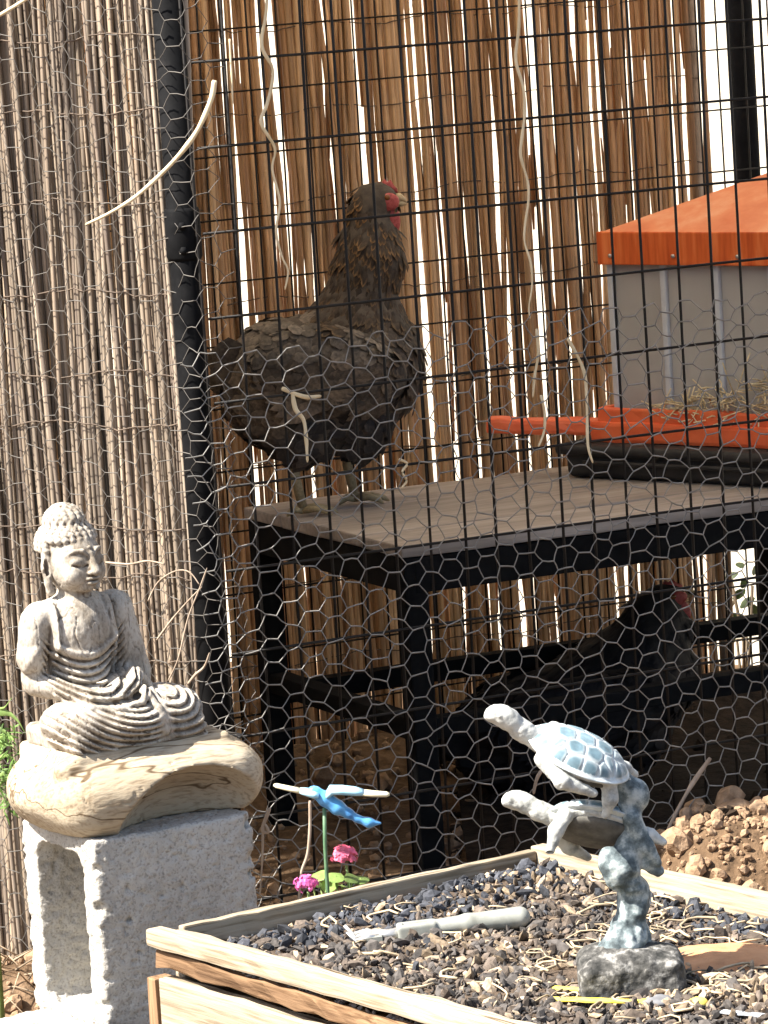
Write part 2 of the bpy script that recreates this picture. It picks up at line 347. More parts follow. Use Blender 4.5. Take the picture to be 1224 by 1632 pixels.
M['shank'] = noise_mat('scaly_shank', [(.3, (.20, .155, .085)), (.7, (.36, .29, .17))], 260, rough=.7, bump=.5, bdist=.0008)
M['eye'] = noise_mat('amber_eye', [(.3, (.10, .03, .008)), (.7, (.18, .06, .012))], 100, rough=.1, bump=0)
M['feather'] = tint_mat('feather', .75, (.6, 1.4), 190, trans=.0)
M['body_brown'] = noise_mat('brown_down', [(.3, (.035, .028, .022)), (.7, (.085, .066, .05))], 60, rough=.9, bump=.4)
M['body_black'] = noise_mat('black_down', [(.3, (.006, .005, .005)), (.7, (.016, .013, .012))], 60, rough=.7, bump=.4)
M['plastron'] = noise_mat('shade_brown_plastron', [(.3, (.05, .047, .04)), (.7, (.13, .122, .105))], 60, rough=.8, bump=.4, bdist=.001)  # shade of the turtle's underside put into the brown of the plastron
M['litter'] = noise_mat('shade_dark_floor', [(.3, (.013, .009, .0065)), (.7, (.042, .029, .02))], 40, detail=8, rough=.98, bump=.8, bdist=.004, scale2=150, spec=.1)  # deep shade on the run floor painted in as a near-black tone
M['chips'] = tint_mat('bark_chip', .85, (.6, 1.35), 240, bump=.4)
M['soil'] = noise_mat('dark_potting_soil', [(.3, (.045, .034, .026)), (.55, (.10, .074, .054)), (.8, (.17, .12, .085))], 40, detail=9, rough=.98, bump=.9, bdist=.004, scale2=220, spec=.1)
M['redsoil'] = noise_mat('terracotta_soil', [(.3, (.34, .17, .085)), (.7, (.50, .28, .15))], 30, detail=8, rough=.98, bump=.5, bdist=.002, scale2=240, spec=.1)
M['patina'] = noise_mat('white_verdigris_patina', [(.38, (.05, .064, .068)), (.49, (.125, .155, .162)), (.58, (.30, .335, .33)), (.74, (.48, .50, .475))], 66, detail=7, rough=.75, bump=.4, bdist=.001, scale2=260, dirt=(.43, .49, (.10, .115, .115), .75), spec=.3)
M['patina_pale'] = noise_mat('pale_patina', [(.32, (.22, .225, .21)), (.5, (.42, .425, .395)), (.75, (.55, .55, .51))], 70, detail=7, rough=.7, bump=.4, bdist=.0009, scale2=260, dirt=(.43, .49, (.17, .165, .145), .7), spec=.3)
M['shell'] = tint_mat('blue_grey_shell', .6, (.75, 1.25), 110, spec=.4)
M['stonebase'] = noise_mat('dark_speckled_base', [(.36, (.022, .022, .02)), (.52, (.075, .072, .066)), (.68, (.30, .29, .27))], 95, detail=7, rough=.9, bump=.8, bdist=.002, scale2=200)
M['tool'] = noise_mat('grey_plastic_handle', [(.3, (.19, .195, .17)), (.7, (.28, .285, .255))], 40, rough=.6, bump=.15, bdist=.0006, stops2=[(.3, (.7, .66, .6)), (.5, (1, 1, 1))])
M['steel'] = noise_mat('dull_steel', [(.3, (.42, .41, .385)), (.7, (.62, .60, .57))], 60, rough=.42, bump=.1, metal=.75)
M['yellow'] = noise_mat('yellow_plastic', [(.3, (.70, .52, .05)), (.7, (.86, .72, .16))], 80, rough=.5, bump=.1, stops2=[(.3, (.7, .62, .5)), (.5, (1, 1, 1))])
M['pebble'] = noise_mat('grey_pebble', [(.3, (.09, .09, .095)), (.7, (.18, .18, .185))], 90, rough=.8, bump=.3)
M['blue'] = noise_mat('blue_glaze', [(.3, (.045, .16, .38)), (.55, (.10, .33, .60)), (.8, (.28, .56, .78))], 45, rough=.3, bump=.05, spec=.5)
M['pale_blue'] = noise_mat('pale_blue_glaze', [(.3, (.22, .50, .68)), (.7, (.42, .66, .78))], 45, rough=.35, bump=.05, spec=.5)
M['cream'] = noise_mat('cream_paint', [(.3, (.60, .54, .34)), (.7, (.74, .69, .50))], 60, rough=.5, bump=.1)
M['stake'] = noise_mat('green_stake', [(.3, (.05, .11, .055)), (.7, (.11, .19, .10))], 60, rough=.5, bump=.1)
M['pink'] = tint_mat('pink_petal', .6, (.85, 1.15), 120, trans=.25, bump=.1)
M['leaf'] = tint_mat('green_leaf', .55, (.75, 1.25), 120, trans=.3, bump=.2)
M['hay'] = tint_mat('dry_hay', .75, (.75, 1.25), 120, trans=.15, bump=.2)
M['twig'] = noise_mat('dry_twig', [(.3, (.20, .145, .10)), (.7, (.42, .33, .25))], 60, rough=.85, bump=.3, stretch=(1, 1, .4))
m, nt, bs, N, Lk = new_mat('grey_translucent_plastic')
tcx = N('ShaderNodeTexCoord'); nz = N('ShaderNodeTexNoise'); nz.inputs['Scale'].default_value = 9; nz.inputs['Detail'].default_value = 5; Lk(tcx.outputs['Object'], nz.inputs[0])
rc = ramp(nt, [(.3, (.50, .49, .465)), (.7, (.62, .61, .585))], nz.outputs[0]); Lk(rc.outputs[0], bs.inputs['Base Color']); bs.inputs['Roughness'].default_value = .45
tp = N('ShaderNodeBsdfTransparent'); tl = N('ShaderNodeBsdfTranslucent'); tl.inputs[0].default_value = (.5, .48, .45, 1)
m1 = N('ShaderNodeMixShader'); m1.inputs[0].default_value = .3; Lk(bs.outputs[0], m1.inputs[1]); Lk(tl.outputs[0], m1.inputs[2])
m2 = N('ShaderNodeMixShader'); m2.inputs[0].default_value = .18; Lk(m1.outputs[0], m2.inputs[1]); Lk(tp.outputs[0], m2.inputs[2]); Lk(m2.outputs[0], nt.nodes['Material Output'].inputs[0])
M['plastic'] = m

# ================================================================== the setting
A26 = rad(26); EF = np.array([math.cos(A26), math.sin(A26), 0]); NF = np.array([math.sin(A26), -math.cos(A26), 0])
P0 = np.array([-.209, 5.0, 0.])                        # front corner of the run, on the ground
A33 = rad(33); WL = np.array([-math.cos(A33), math.sin(A33), 0]); NL = np.array([-math.sin(A33), -math.cos(A33), 0])
Q0 = aty(288, 500, 5.035); Q0[2] = 0                   # where the left reed screen starts
R0P = np.array([0., 6.95, 0.])                         # a point of the rear screen
def front(px, py, off=0.): return onp(px, py, P0 + NF * off, NF)
def rear(px, py, off=0.): return onp(px, py, R0P + NF * off, NF)
def left(px, py, off=0.): return onp(px, py, Q0 + NL * off, NL)

def ground_z(x, y):
    z = .012 * fbm(np.stack([x, y, 0 * x], -1), 2.2, 4, 3) + .004 * fbm(np.stack([x, y, 0 * x], -1), 22, 3, 5)
    z = z + .185 * np.exp(-(np.maximum(0, abs(x + .62) - .16) / .10) ** 2 - ((y - 5.06) / .17) ** 2)
    q = (x - P0[0]) * NF[0] + (y - P0[1]) * NF[1]; mound = .27 * np.exp(-(np.maximum(0, abs(x - .76) - .40) / .12) ** 2 - (np.maximum(0, abs(y - 5.22) - .03) / .20) ** 2)
    z = z + mound * (1 / (1 + np.exp(-(q + .035) / .012)))
    q = (x * NF[0] + (y - 6.95) * NF[1])
    z = z + .07 * np.exp(-((q - .06) / .14) ** 2) * (abs(x) < 3)
    return z
gx = np.concatenate([-np.geomspace(60, 2.2, 14), np.linspace(-2.1, 2.1, 170), np.geomspace(2.2, 60, 14)])
gy = np.concatenate([-np.geomspace(60, 1, 10), np.linspace(0, 3.4, 20), np.linspace(3.5, 7.8, 190), np.linspace(7.9, 12, 16), np.geomspace(13, 90, 10)])
GX, GY = np.meshgrid(gx, gy, indexing='ij'); GZ = ground_z(GX, GY)
nx, ny = GX.shape; ii, jj = np.meshgrid(np.arange(nx - 1), np.arange(ny - 1), indexing='ij'); b0 = (ii * ny + jj).ravel()
tag(MB().add(np.stack([GX, GY, GZ], -1).reshape(-1, 3), np.stack([b0, b0 + ny, b0 + ny + 1, b0 + 1], 1)).build('ground', M['earth']), kind='structure')

# dark sheet just above the ground, deep shade under the table put into colour
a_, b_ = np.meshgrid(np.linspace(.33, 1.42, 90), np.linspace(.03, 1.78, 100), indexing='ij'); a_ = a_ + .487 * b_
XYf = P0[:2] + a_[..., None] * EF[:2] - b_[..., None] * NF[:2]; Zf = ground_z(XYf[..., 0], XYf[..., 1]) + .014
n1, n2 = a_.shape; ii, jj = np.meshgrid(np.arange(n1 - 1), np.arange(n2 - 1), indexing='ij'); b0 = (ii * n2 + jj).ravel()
tag(MB().add(np.concatenate([XYf, Zf[..., None]], -1).reshape(-1, 3), np.stack([b0, b0 + n2, b0 + n2 + 1, b0 + 1], 1)).build('run_floor_shade', M['litter']), kind='structure')

# ---- clods of clay
def clod_variants(n, seed, sub=1):
    rg = np.random.default_rng(seed); out = []
    for _ in range(n):
        bm = bmesh.new(); bmesh.ops.create_icosphere(bm, subdivisions=sub, radius=1)
        V = np.array([v.co[:] for v in bm.verts]); F = np.array([[v.index for v in f.verts] for f in bm.faces]); bm.free()
        V = V * (1 + .34 * vnoise(V, 1.3, int(rg.integers(1, 99)))[:, None] + .24 * vnoise(V, 2.7, int(rg.integers(1, 99)))[:, None]) * rg.uniform(.65, 1.15, 3) * (1 + .10 * vnoise(V, 6.1, int(rg.integers(1, 99)))[:, None])
        out.append((V, F))
    return out
CL = clod_variants(10, 5, 2); CL1 = clod_variants(10, 6, 1)
def rot_rand(rg):
    q = rg.normal(size=4); q /= np.linalg.norm(q); w, x, y, z = q
    return np.array([[1 - 2 * (y * y + z * z), 2 * (x * y - z * w), 2 * (x * z + y * w)], [2 * (x * y + z * w), 1 - 2 * (x * x + z * z), 2 * (y * z - x * w)], [2 * (x * z - y * w), 2 * (y * z + x * w), 1 - 2 * (x * x + y * y)]])
def scatter(name, mat, pts, sizes, zf, kind_label, parent=None, variants=CL, sink=.35, tints=None, seed=1, smooth=False):
    rg = np.random.default_rng(seed); mb = MB()
    for i, ((x, y), s) in enumerate(zip(pts, sizes)):
        V, F = variants[rg.integers(len(variants))]
        z = zf(np.array([x]), np.array([y]))[0]
        mb.add((V * s) @ rot_rand(rg).T + (x, y, z + s * (1 - sink) * .6), F, None if tints is None else tints[i])
    o = mb.build(name, mat, parent, smooth=smooth)
    tag(o, *kind_label, kind='stuff') if kind_label else tag(o, kind='stuff'); return o
rg = np.random.default_rng(3)
pts = np.c_[rg.uniform(.10, 1.0, 6500), rg.uniform(4.78, 5.34, 6500)]
keep = ground_z(pts[:, 0], pts[:, 1]) > .04; pts = pts[keep]
big = np.arange(len(pts)) < 420
scatter('clay_rubble', M['clod'], pts[big], rg.gamma(3, .0034, int(big.sum())).clip(.005, .021), ground_z, ('lumpy tan clay rubble heaped outside the wire by the planter', 'rubble'))
scatter('clay_crumbs', M['clod'], pts[~big], rg.gamma(2, .0016, int((~big).sum())).clip(.0012, .007), ground_z, ('fine clay crumbs between the lumps of the heap', 'crumbs'), variants=CL1, seed=7)
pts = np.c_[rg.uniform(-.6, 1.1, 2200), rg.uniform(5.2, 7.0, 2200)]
scatter('coop_shade_crumbs', M['litter'], pts[pts[:, 0] > .06], rg.gamma(3, .0026, int((pts[:, 0] > .06).sum())).clip(.003, .022), ground_z, ('floor crumbs of the run with the deep shade put into their dark colour', 'litter'), seed=6, variants=CL1)
pts = pts[pts[:, 0] <= .12]
scatter('coop_earth', M['clod'], pts, rg.gamma(3, .0026, len(pts)).clip(.003, .022), ground_z, ('crumbly brown earth inside the run near the corner post', 'earth'), seed=2, variants=CL1)
pts = np.c_[rg.uniform(-.75, -.40, 260), rg.uniform(4.85, 5.2, 260)]
scatter('bank_crumbs', M['clod'], pts, rg.gamma(3, .003, len(pts)).clip(.003, .02), ground_z, ('reddish earth crumbs behind the concrete block', 'earth'), seed=4)
for i, (px, py, s, lab) in enumerate([(1214, 1298, .022, 'big rounded clay clod on top of the heap at the picture edge'),
                                     (1140, 1308, .019, 'round clay clod on the heap close below the wire'),
                                     (1172, 1300, .024, 'wide lumpy clay clod between two smaller ones on the heap crest'),
                                     (1195, 1338, .013, 'pale angular clay clod on the sunny slope of the heap')]):
    p = front(px, py, .05); V, F = clod_variants(1, 60 + i, 3)[0]
    tag(MB().add(V * s * np.array([1, 1, .8]), F).build('clay_clod', M['clod'], None, T(p)), lab, 'clod', 'big clay clods')

# ---- bright house wall behind the run
nw = np.array([-.3, -.954, 0]); ew = np.array([.954, -.3, 0])
c = np.array([.66, 7.75, 0]) - nw * .1; mb = MB()
def boxv(c, ex, ey, ez, hx, hy, hz):
    c, ex, ey, ez = map(np.asarray, (c, ex, ey, ez))
    V = [c + sx * hx * ex + sy * hy * ey + sz * hz * ez for sx, sy, sz in ((-1, -1, -1), (1, -1, -1), (1, 1, -1), (-1, 1, -1), (-1, -1, 1), (1, -1, 1), (1, 1, 1), (-1, 1, 1))]
    return np.array(V), np.array([[0, 3, 2, 1], [4, 5, 6, 7], [0, 1, 5, 4], [1, 2, 6, 5], [2, 3, 7, 6], [3, 0, 4, 7]])
tag(mb.add(*boxv(c + [0, 0, 1.2], ew, -nw, (0, 0, 1), 4.5, .1, 1.25)).build('stucco_wall', M['stucco'], smooth=False), 'sunlit cream stucco wall behind the run, seen past the reed screen', 'wall')

# ---- posts
def pipe_post(p, r, h, label, bands=()):
    root = empty('steel_post', T(p[0], p[1], 0), label, 'post', 'black steel posts of the run')
    mb = MB().tube([(0, 0, -.1), (0, 0, h)], r, 20); mb.build('pipe', M['black_metal'], root, T(p[0], p[1], 0))
    for z in bands:
        sl = MB().tube([(0, 0, z - .03), (0, 0, z - .026), (0, 0, z + .026), (0, 0, z + .03)], [r * 1.05, r * 1.16, r * 1.16, r * 1.05], 20).build('coupling', M['black_metal'], root, T(p[0], p[1], 0))
        for dz in (-.014, .014):
            b = T(p[0], p[1], z + dz) @ Matrix.Rotation(rad(100), 4, 'X')
            MB().tube([(0, 0, r * 1.0), (0, 0, r * 1.42)], .0045, 6).build('bolt', M['black_metal'], sl, b)
    return root
pc = front(313, 500); pc = pc - NF * .022
pipe_post(pc, .0178, 1.75, 'black steel corner post with a coupling, netting wrapped round it', (1.022,))
pe = rear(1185, 150, -.03)
pipe_post(pe, .0215, 1.75, 'black steel post standing against the bright wall at the far right corner')
pfr = P0 + EF * 1.35 - NF * .022
pipe_post(pfr, .0178, 1.75, 'black steel front post outside the picture at right')
pbl = Q0 + WL * 2.15 - NL * .05
pipe_post(pbl, .0178, 1.75, 'black steel post outside the picture at left')

# ---- unseen shade cloth roof inferred from the run's shade, made translucent for fill light
roof = empty('shade_roof', T(P0[0], P0[1], 1.75), 'unseen tan shade cloth roof over the chicken run, shading it and passing fill light', 'roof')
s_end = 1.45
poly = np.array([P0 + NF * .06 - EF * .08, P0 + NF * .06 + EF * s_end, R0P - NF * .12 + EF * .95, R0P - NF * .18 - EF * 2.1, Q0 + WL * 2.2 + NL * .05])
top = poly + [0, 0, 1.776]; bot = poly + [0, 0, 1.772]
n = len(poly); MB().add(np.r_[bot, top], [np.arange(n)[::-1][None], (np.arange(n) + n)[None], np.array([[i, (i + 1) % n, n + (i + 1) % n, n + i] for i in range(n)])]).build('cloth', M['cloth'], roof, smooth=False)
for i in range(n):
    MB().tube([poly[i] + [0, 0, 1.755], poly[(i + 1) % n] + [0, 0, 1.755]], .014, 12).build('rail', M['black_metal'], roof)

# ---- reeds
def reed_variants(n, H, r0, seed, mat, bend=.006, wmax=6.5):
    rg = np.random.default_rng(seed); out = []
    for k in range(n):
        zs = [-.05]; z = rg.uniform(.02, .2)
        while z < H:
            zs += [z - .004, z, z + .004]; z += rg.uniform(.14, .26)
        zs.append(H * rg.uniform(.97, 1.0)); zs = np.array(sorted(zs))
        r = r0 * rg.uniform(.6, 1.3); rr = np.array([r * (1 - .12 * q / H) for q in zs])
        rr[2:-1:3] *= 1.10
        ph = rg.uniform(0, 6.28, 2); A = rg.normal(0, bend, 2); w = rg.uniform(1.5, wmax, 2)
        P = np.c_[A[0] * np.sin(w[0] * zs + ph[0]), A[1] * np.sin(w[1] * zs + ph[1]) * .5, zs]
        me = MB().tube(P, rr, 7).mesh('reed'); me.materials.append(mat); out.append(me)
    return out
def reed_screen(name, label, base, ed, nrm, mat, t0, t1, pitch, layers, H, r0, seed, tie_z, lean=.012, skip=0., leanbias=0., thin=0., bend=.006, wmax=6.5):
    rg = np.random.default_rng(seed)
    root = empty(name, T(base + ed * t0), label, 'reed screen')
    var = reed_variants(18, H, r0, seed, mat, bend, wmax); cnt = 0
    for L in range(layers):
        t = t0 + rg.uniform(0, pitch)
        while t < t1:
            if rg.random() > (thin if L == 2 and thin else 0) + skip * (1 if L == 0 else 1.6):
                p = base + ed * t + nrm * (-L * (.008 if wmax > 10 else .0045) + rg.normal(0, .0015))
                m_ = T(p) @ Matrix.Rotation(rg.normal(leanbias, lean), 4, Vector(nrm)) @ Matrix.Rotation(rg.normal(0, .004), 4, Vector(ed)) @ RZ(rg.uniform(0, 6.28)) @ Matrix.Diagonal((1, 1, rg.uniform(.99, 1.0), 1))
                obj_of(var[rg.integers(len(var))], 'reed', root, m_); cnt += 1
            t += pitch * rg.uniform(.7, 1.35)
    for z in tie_z:
        for off in (.0065,):
            ts = np.arange(t0, t1, .012); P = [base + ed * q + nrm * (off + .002 * math.sin(q * 400)) + np.array([0, 0, z + .004 * math.sin(q * 31 + z * 50) + rg.normal(0, .0012)]) for q in ts]
            MB().tube(P, .0009, 4).build('tie_wire', M['tie'], root)
    return root, cnt
lroot, nL = reed_screen('reed_screen', 'weathered grey brown reed screen in sun behind the seated statue', Q0, WL, NL, M['reed_grey'], -.012, .37, .0053, 4, 1.74, .0028, 21,
    [.36, .52, .62, .68, .80, .86, .955, 1.06, 1.165, 1.25], lean=.014, skip=.02, bend=.004, wmax=9.)
# the same screen carries on outside the picture
mb = MB(); rg = np.random.default_rng(8); t = .36
while t < 2.15:
    for L in range(2):
        p = Q0 + WL * (t + rg.uniform(-.003, .003)) - NL * .008 * L; mb.tube([p + [0, 0, -.03], p + [rg.normal(0, .01), rg.normal(0, .01), 1.73]], [.0044, .0040], 5)
    t += .0074
tag(mb.build('reeds_beyond', M['reed_grey'], lroot), kind='stuff')
s_far0 = float((rear(300, 500) - R0P) @ EF); s_far1 = float((rear(1136, 500) - R0P) @ EF)
rroot, nR = reed_screen('reed_screen', 'tan reed screen in shade at the back of the run, light showing through its gaps', R0P, EF, NF, M['reed_tan'], s_far0 - .05, s_far1, .0093, 2, 1.74, .0050, 33,
    [.20, .33, .52, .63, .78, .93, 1.07, 1.2], lean=.018, skip=.0, thin=.0, bend=.0045, wmax=13.)
mb = MB(); rg = np.random.default_rng(9); t = s_far0 - .05
while t > -2.0:
    p = R0P + EF * t; mb.tube([p + [0, 0, -.03], p + [rg.normal(0, .01), rg.normal(0, .01), 1.73]], [.0055, .005], 5); t -= .0105
tag(mb.build('reeds_beyond', M['reed_tan'], rroot), kind='stuff')
rg = np.random.default_rng(51)                          # short broken lengths lodged behind the long reeds
sv = []
for k in range(10):
    H_ = rg.uniform(.12, .42); zs = np.linspace(0, H_, 5); r_ = rg.uniform(.0035, .0052)
    me = MB().tube(np.c_[.002 * np.sin(zs * 9 + k), 0 * zs, zs], [r_ * .5, r_, r_ * 1.08, r_, r_ * .35], 6).mesh('reed'); me.materials.append(M['reed_tan']); sv.append(me)
nS = 0
for k in range(88):
    for _ in range(1):
        p = R0P + EF * rg.uniform(s_far0 - .03, s_far1 - .004) - NF * (.016 + rg.uniform(0, .004)) + np.array([0, 0, rg.uniform(.05, 1.25)])
        obj_of(sv[rg.integers(10)], 'reed', rroot, T(p) @ Matrix.Rotation(rg.normal(0, .02), 4, Vector(NF)) @ RZ(rg.uniform(0, 6.28))); nS += 1
mb = MB()
for k in range(170):
    p = R0P + EF * rg.uniform(s_far0 - .03, s_far1 - .004) - NF * (.024 + rg.uniform(0, .006)) + np.array([0, 0, rg.uniform(.0, 1.25)]); H_ = rg.uniform(.10, .40); q = p + EF * rg.normal(0, .02) * H_ + np.array([0, 0, H_]); r_ = rg.uniform(.003, .005)
    mb.tube([p, p * .7 + q * .3, p * .3 + q * .7, q], [r_ * .5, r_, r_, r_ * .4], 6)
tag(mb.build('broken_reeds', M['reed_tan'], rroot), kind='stuff')
print('reeds', nL, nR, nS)
pst = rear(1146, 900, .0)
tag(MB().tube([(0, 0, -.1), (0, 0, .6), (.004, 0, 1.7)], .007, 8).build('wooden_stake', M['twig'], None, T(pst[0], pst[1], 0)), 'thin dark stake closing the right end of the tan reed screen', 'stake')

# ---- welded wire panels
def wire_panel(label, base, ed, t0, t1, dt, z0, z1, dz, zoff, r, seed, group):
    rg = np.random.default_rng(seed)
    root = empty('welded_wire_panel', T(base + ed * t0), label, 'wire panel', group)
    mv = MB().tube([(0, 0, z0), (.0006, 0, (z0 + z1) / 2), (0, 0, z1)], r, 6).mesh('vertical_wire'); mv.materials.append(M['wire_black'])
    L = t1 - t0; mh = MB().tube([(0, 0, 0), (L / 2, .001, .001), (L, 0, 0)], r, 6).mesh('horizontal_wire'); mh.materials.append(M['wire_black'])
    nrm = np.cross(ed, (0, 0, 1)); t = t0
    while t <= t1 + 1e-6:
        obj_of(mv, 'vertical_wire', root, T(base + ed * t) @ Matrix.Rotation(rg.normal(0, .003), 4, Vector(nrm)) @ RZ(rg.uniform(0, 6.28))); t += dt
    z = zoff
    while z <= z1:
        if z > z0: obj_of(mh, 'horizontal_wire', root, frame(base + ed * t0 + nrm * r * 1.9 + [0, 0, z], ed, -nrm, (0, 0, 1)) @ Matrix.Rotation(rg.normal(0, .002), 4, 'Y'))
        z += dz
    return root
zr = float(front(330, 372)[2])
wire_panel('black welded wire panel closing the front of the run', P0, EF, .024, 1.34, .0445, .02, 1.74, .0975, zr - .0975 * 10, .0018, 3, 'welded wire panels')
wire_panel('black welded wire panel standing in front of the tan reed screen at the back', R0P + NF * .035, EF, s_far0 - .15, s_far1 + .45, .0445, .02, 1.74, .0975, .035, .0016, 4, 'welded wire panels')

# ---- hexagonal netting
def netting(name, label, pos, s0, s1, z0, z1, cx, ry, b, seed, ragged=0.0, jit=.0019, warp=.009, mat='wire_new', rw=1.):
    rg = np.random.default_rng(seed); mb = MB(); ni = int((s1 - s0) / cx); nj = int((z1 - z0) / ry)
    L = {}; R = {}
    for i in range(ni + 1):
        for j in range(nj + 1):
            s = s0 + i * cx; z = z0 + j * ry + (ry / 2 if i % 2 else 0)
            wv = warp * np.array([vnoise(np.array([s, z, 0.]), 6, seed), vnoise(np.array([s, z, 5.]), 6, seed)]); dep = .004 * vnoise(np.array([s, z, 9.]), 9, seed)
            q = lambda ds: (pos(s + ds + wv[0] + rg.normal(0, jit), z + wv[1] + rg.normal(0, jit), dep + rg.normal(0, .0008)))
            L[i, j] = q(-b); R[i, j] = q(b)
    def seg(p, q, r): mb.tube([p, (p + q) / 2 + rg.normal(0, .0005, 3), q], r, 4, caps=False)
    for (i, j) in L:
        if ragged and rg.random() < ragged and (i in (0, ni) or j == nj): continue
        seg(L[i, j], R[i, j], .00094 * rw)
        for dj in ((0, 1) if i % 2 else (-1, 0)):
            if (i + 1, j + dj) in L: seg(R[i, j], L[i + 1, j + dj], .0007 * rw)
    o = mb.build(name, M[mat]); return tag(o, label, 'netting', 'galvanised hexagonal netting')
netting('wire_netting', 'galvanised hexagonal netting over the lower half of the front panel', lambda s, z, d: P0 + EF * s + NF * (.008 + d) + np.array([0, 0, z]), -.005, 1.32, .01, .90, .0262, .0262, .0083, 5)
def wrap(s, z, d):
    if s >= 0: return P0 + EF * (s + .004) + NF * (.010 + d - .25 * max(0, s - .05)) + np.array([0, 0, z])
    a = P0 + EF * .004 + NF * .010; b_ = Q0 + NL * .022; t = -s
    k = min(1, t / .035); p = a * (1 - k) + b_ * k + WL * max(0, t - .03) + NL * d
    return p + np.array([0, 0, z])
netting('wire_netting', 'galvanised hexagonal netting laid over the weathered reed screen and bent round the corner post', wrap, -.47, .055, .01, 1.5, .0262, .0268, .0083, 6, ragged=.45, mat='wire_galv', rw=.65)

# ================================================================== table in the run
ZT = .50; AT = rad(24.5); TF = np.array([math.cos(AT), math.sin(AT), 0]); TS = np.array([-math.sin(AT), math.cos(AT), 0])
TC = atz(640, 870, ZT); TL, TD = 1.02, .56
UZ = np.array([0, 0, 1.])
tab = empty('garden_table', T(TC[0], TC[1], 0), 'black framed table with worn grey wooden top, a hen standing on it', 'table')
def tp(f, s, z): return np.array([TC[0], TC[1], 0]) + TF * f + TS * s + UZ * z
npl = 4; wpl = TD / npl
for i in range(npl):
    board('tabletop_plank', tab, M['tabletop'], tp(0, wpl * (i + .5), ZT - .009), tp(TL, wpl * (i + .5), ZT - .009), wpl - .003, .018, n=10, bev=.003)
for nme, a, b in (('apron', tp(.02, .014, ZT - .045), tp(TL - .02, .014, ZT - .045)), ('apron', tp(.02, TD - .014, ZT - .045), tp(TL - .02, TD - .014, ZT - .045)),
                  ('apron', tp(.014, .03, ZT - .043), tp(.014, TD - .03, ZT - .043)), ('apron', tp(TL - .014, .03, ZT - .043), tp(TL - .014, TD - .03, ZT - .043))):
    board(nme, tab, M['black_metal'], a, b, .022, .05, n=4, jit=.0002)
for f, s in ((.022, .022), (TL - .022, .022), (.022, TD - .022), (TL - .022, TD - .022)):
    board('leg', tab, M['black_metal'], tp(f, s, -.02), tp(f, s, ZT - .019), .036, .036, up=TF, n=4, jit=.0003, bev=.003)
for a, b in ((tp(.04, .022, .235), tp(TL - .04, .022, .235)), (tp(.04, TD - .022, .215), tp(TL - .04, TD - .022, .215)), (tp(.022, .04, .235), tp(.022, TD - .04, .235)), (tp(TL - .022, .04, .235), tp(TL - .022, TD - .04, .235))):
    board('rail', tab, M['black_metal'], a, b, .03, .03, n=4, jit=.0003)

# ================================================================== orange feeder house on a black tub
F1 = np.array([.743, -.669, 0]); F2 = np.array([.669, .743, 0])
LF = aty(986, 655, 6.62); ZB = LF[2]; LF[2] = 0
SZ = .40
fd = empty('feeder_house', T(LF[0], LF[1], ZB - .045), 'orange roofed plastic feeder house with grey translucent walls on the table', 'feeder')
def fp(a, b, z): return LF + F1 * a + F2 * b + UZ * z
WH = .226
for k, (o, d) in enumerate(((fp(0, 0, 0), F1), (fp(SZ, 0, 0), F2), (fp(SZ, SZ, 0), -F1), (fp(0, SZ, 0), -F2))):
    inn = np.cross(UZ, d)
    for i in range(4):
        a = o + d * (.1 * i + .006) + UZ * (ZB + WH / 2); b = o + d * (.1 * i + .094) + UZ * (ZB + WH / 2)
        board('wall_panel', fd, M['plastic'], a + inn * .004, b + inn * .004, .003, WH, n=2, jit=0, bev=.0008)
        a = o + d * (.1 * i) + UZ * ZB; board('rib', fd, M['rib'], a + inn * .001, a + inn * .001 + UZ * WH, .011 if i == 0 else .009, .010, up=d, n=2, jit=0, bev=.002)
# roof: fascia boards and a hipped cap
ov = .014; zf0 = ZB + WH - .002; zf1 = zf0 + .05
rf = MB()
for k, (o, d) in enumerate(((fp(-ov, -ov, 0), F1), (fp(SZ + ov, -ov, 0), F2), (fp(SZ + ov, SZ + ov, 0), -F1), (fp(-ov, SZ + ov, 0), -F2))):
    inn = np.cross(UZ, d); L = SZ + 2 * ov
    board('fascia', fd, M['orange'], o + inn * .003 + UZ * (zf0 + .025), o + d * L + inn * .003 + UZ * (zf0 + .025), .006, .05, n=6, jit=.0002, bev=.002)
ns = 14; V = []; Fq = []
cor = [fp(-ov + .003, -ov + .003, zf1 - .002), fp(SZ + ov - .003, -ov + .003, zf1 - .002), fp(SZ + ov - .003, SZ + ov - .003, zf1 - .002), fp(-ov + .003, SZ + ov - .003, zf1 - .002)]
apx = [fp(SZ / 2 - .02, SZ / 2 - .02, zf1 + .074), fp(SZ / 2 + .02, SZ / 2 - .02, zf1 + .074), fp(SZ / 2 + .02, SZ / 2 + .02, zf1 + .074), fp(SZ / 2 - .02, SZ / 2 + .02, zf1 + .074)]
rm = MB(); rm.add(np.array(cor + apx), np.array([[0, 1, 5, 4], [1, 2, 6, 5], [2, 3, 7, 6], [3, 0, 4, 7], [4, 5, 6, 7], [3, 2, 1, 0]]))
rfo = rm.build('roof', M['orange_roof'], fd, smooth=False)
MB().tube([fp(SZ / 2, SZ / 2, zf1 + .064), fp(SZ / 2, SZ / 2, zf1 + .078), fp(SZ / 2, SZ / 2, zf1 + .09)], [.018, .022, .008], 14).build('knob', M['orange'], rfo)
for i in range(4):
    q = fp(.012 + i * .12, -ov - .0005, zf0 + .014); MB().tube([q, q - F2 * .0022], .0032, 8).build('screw', M['steel'], fd)
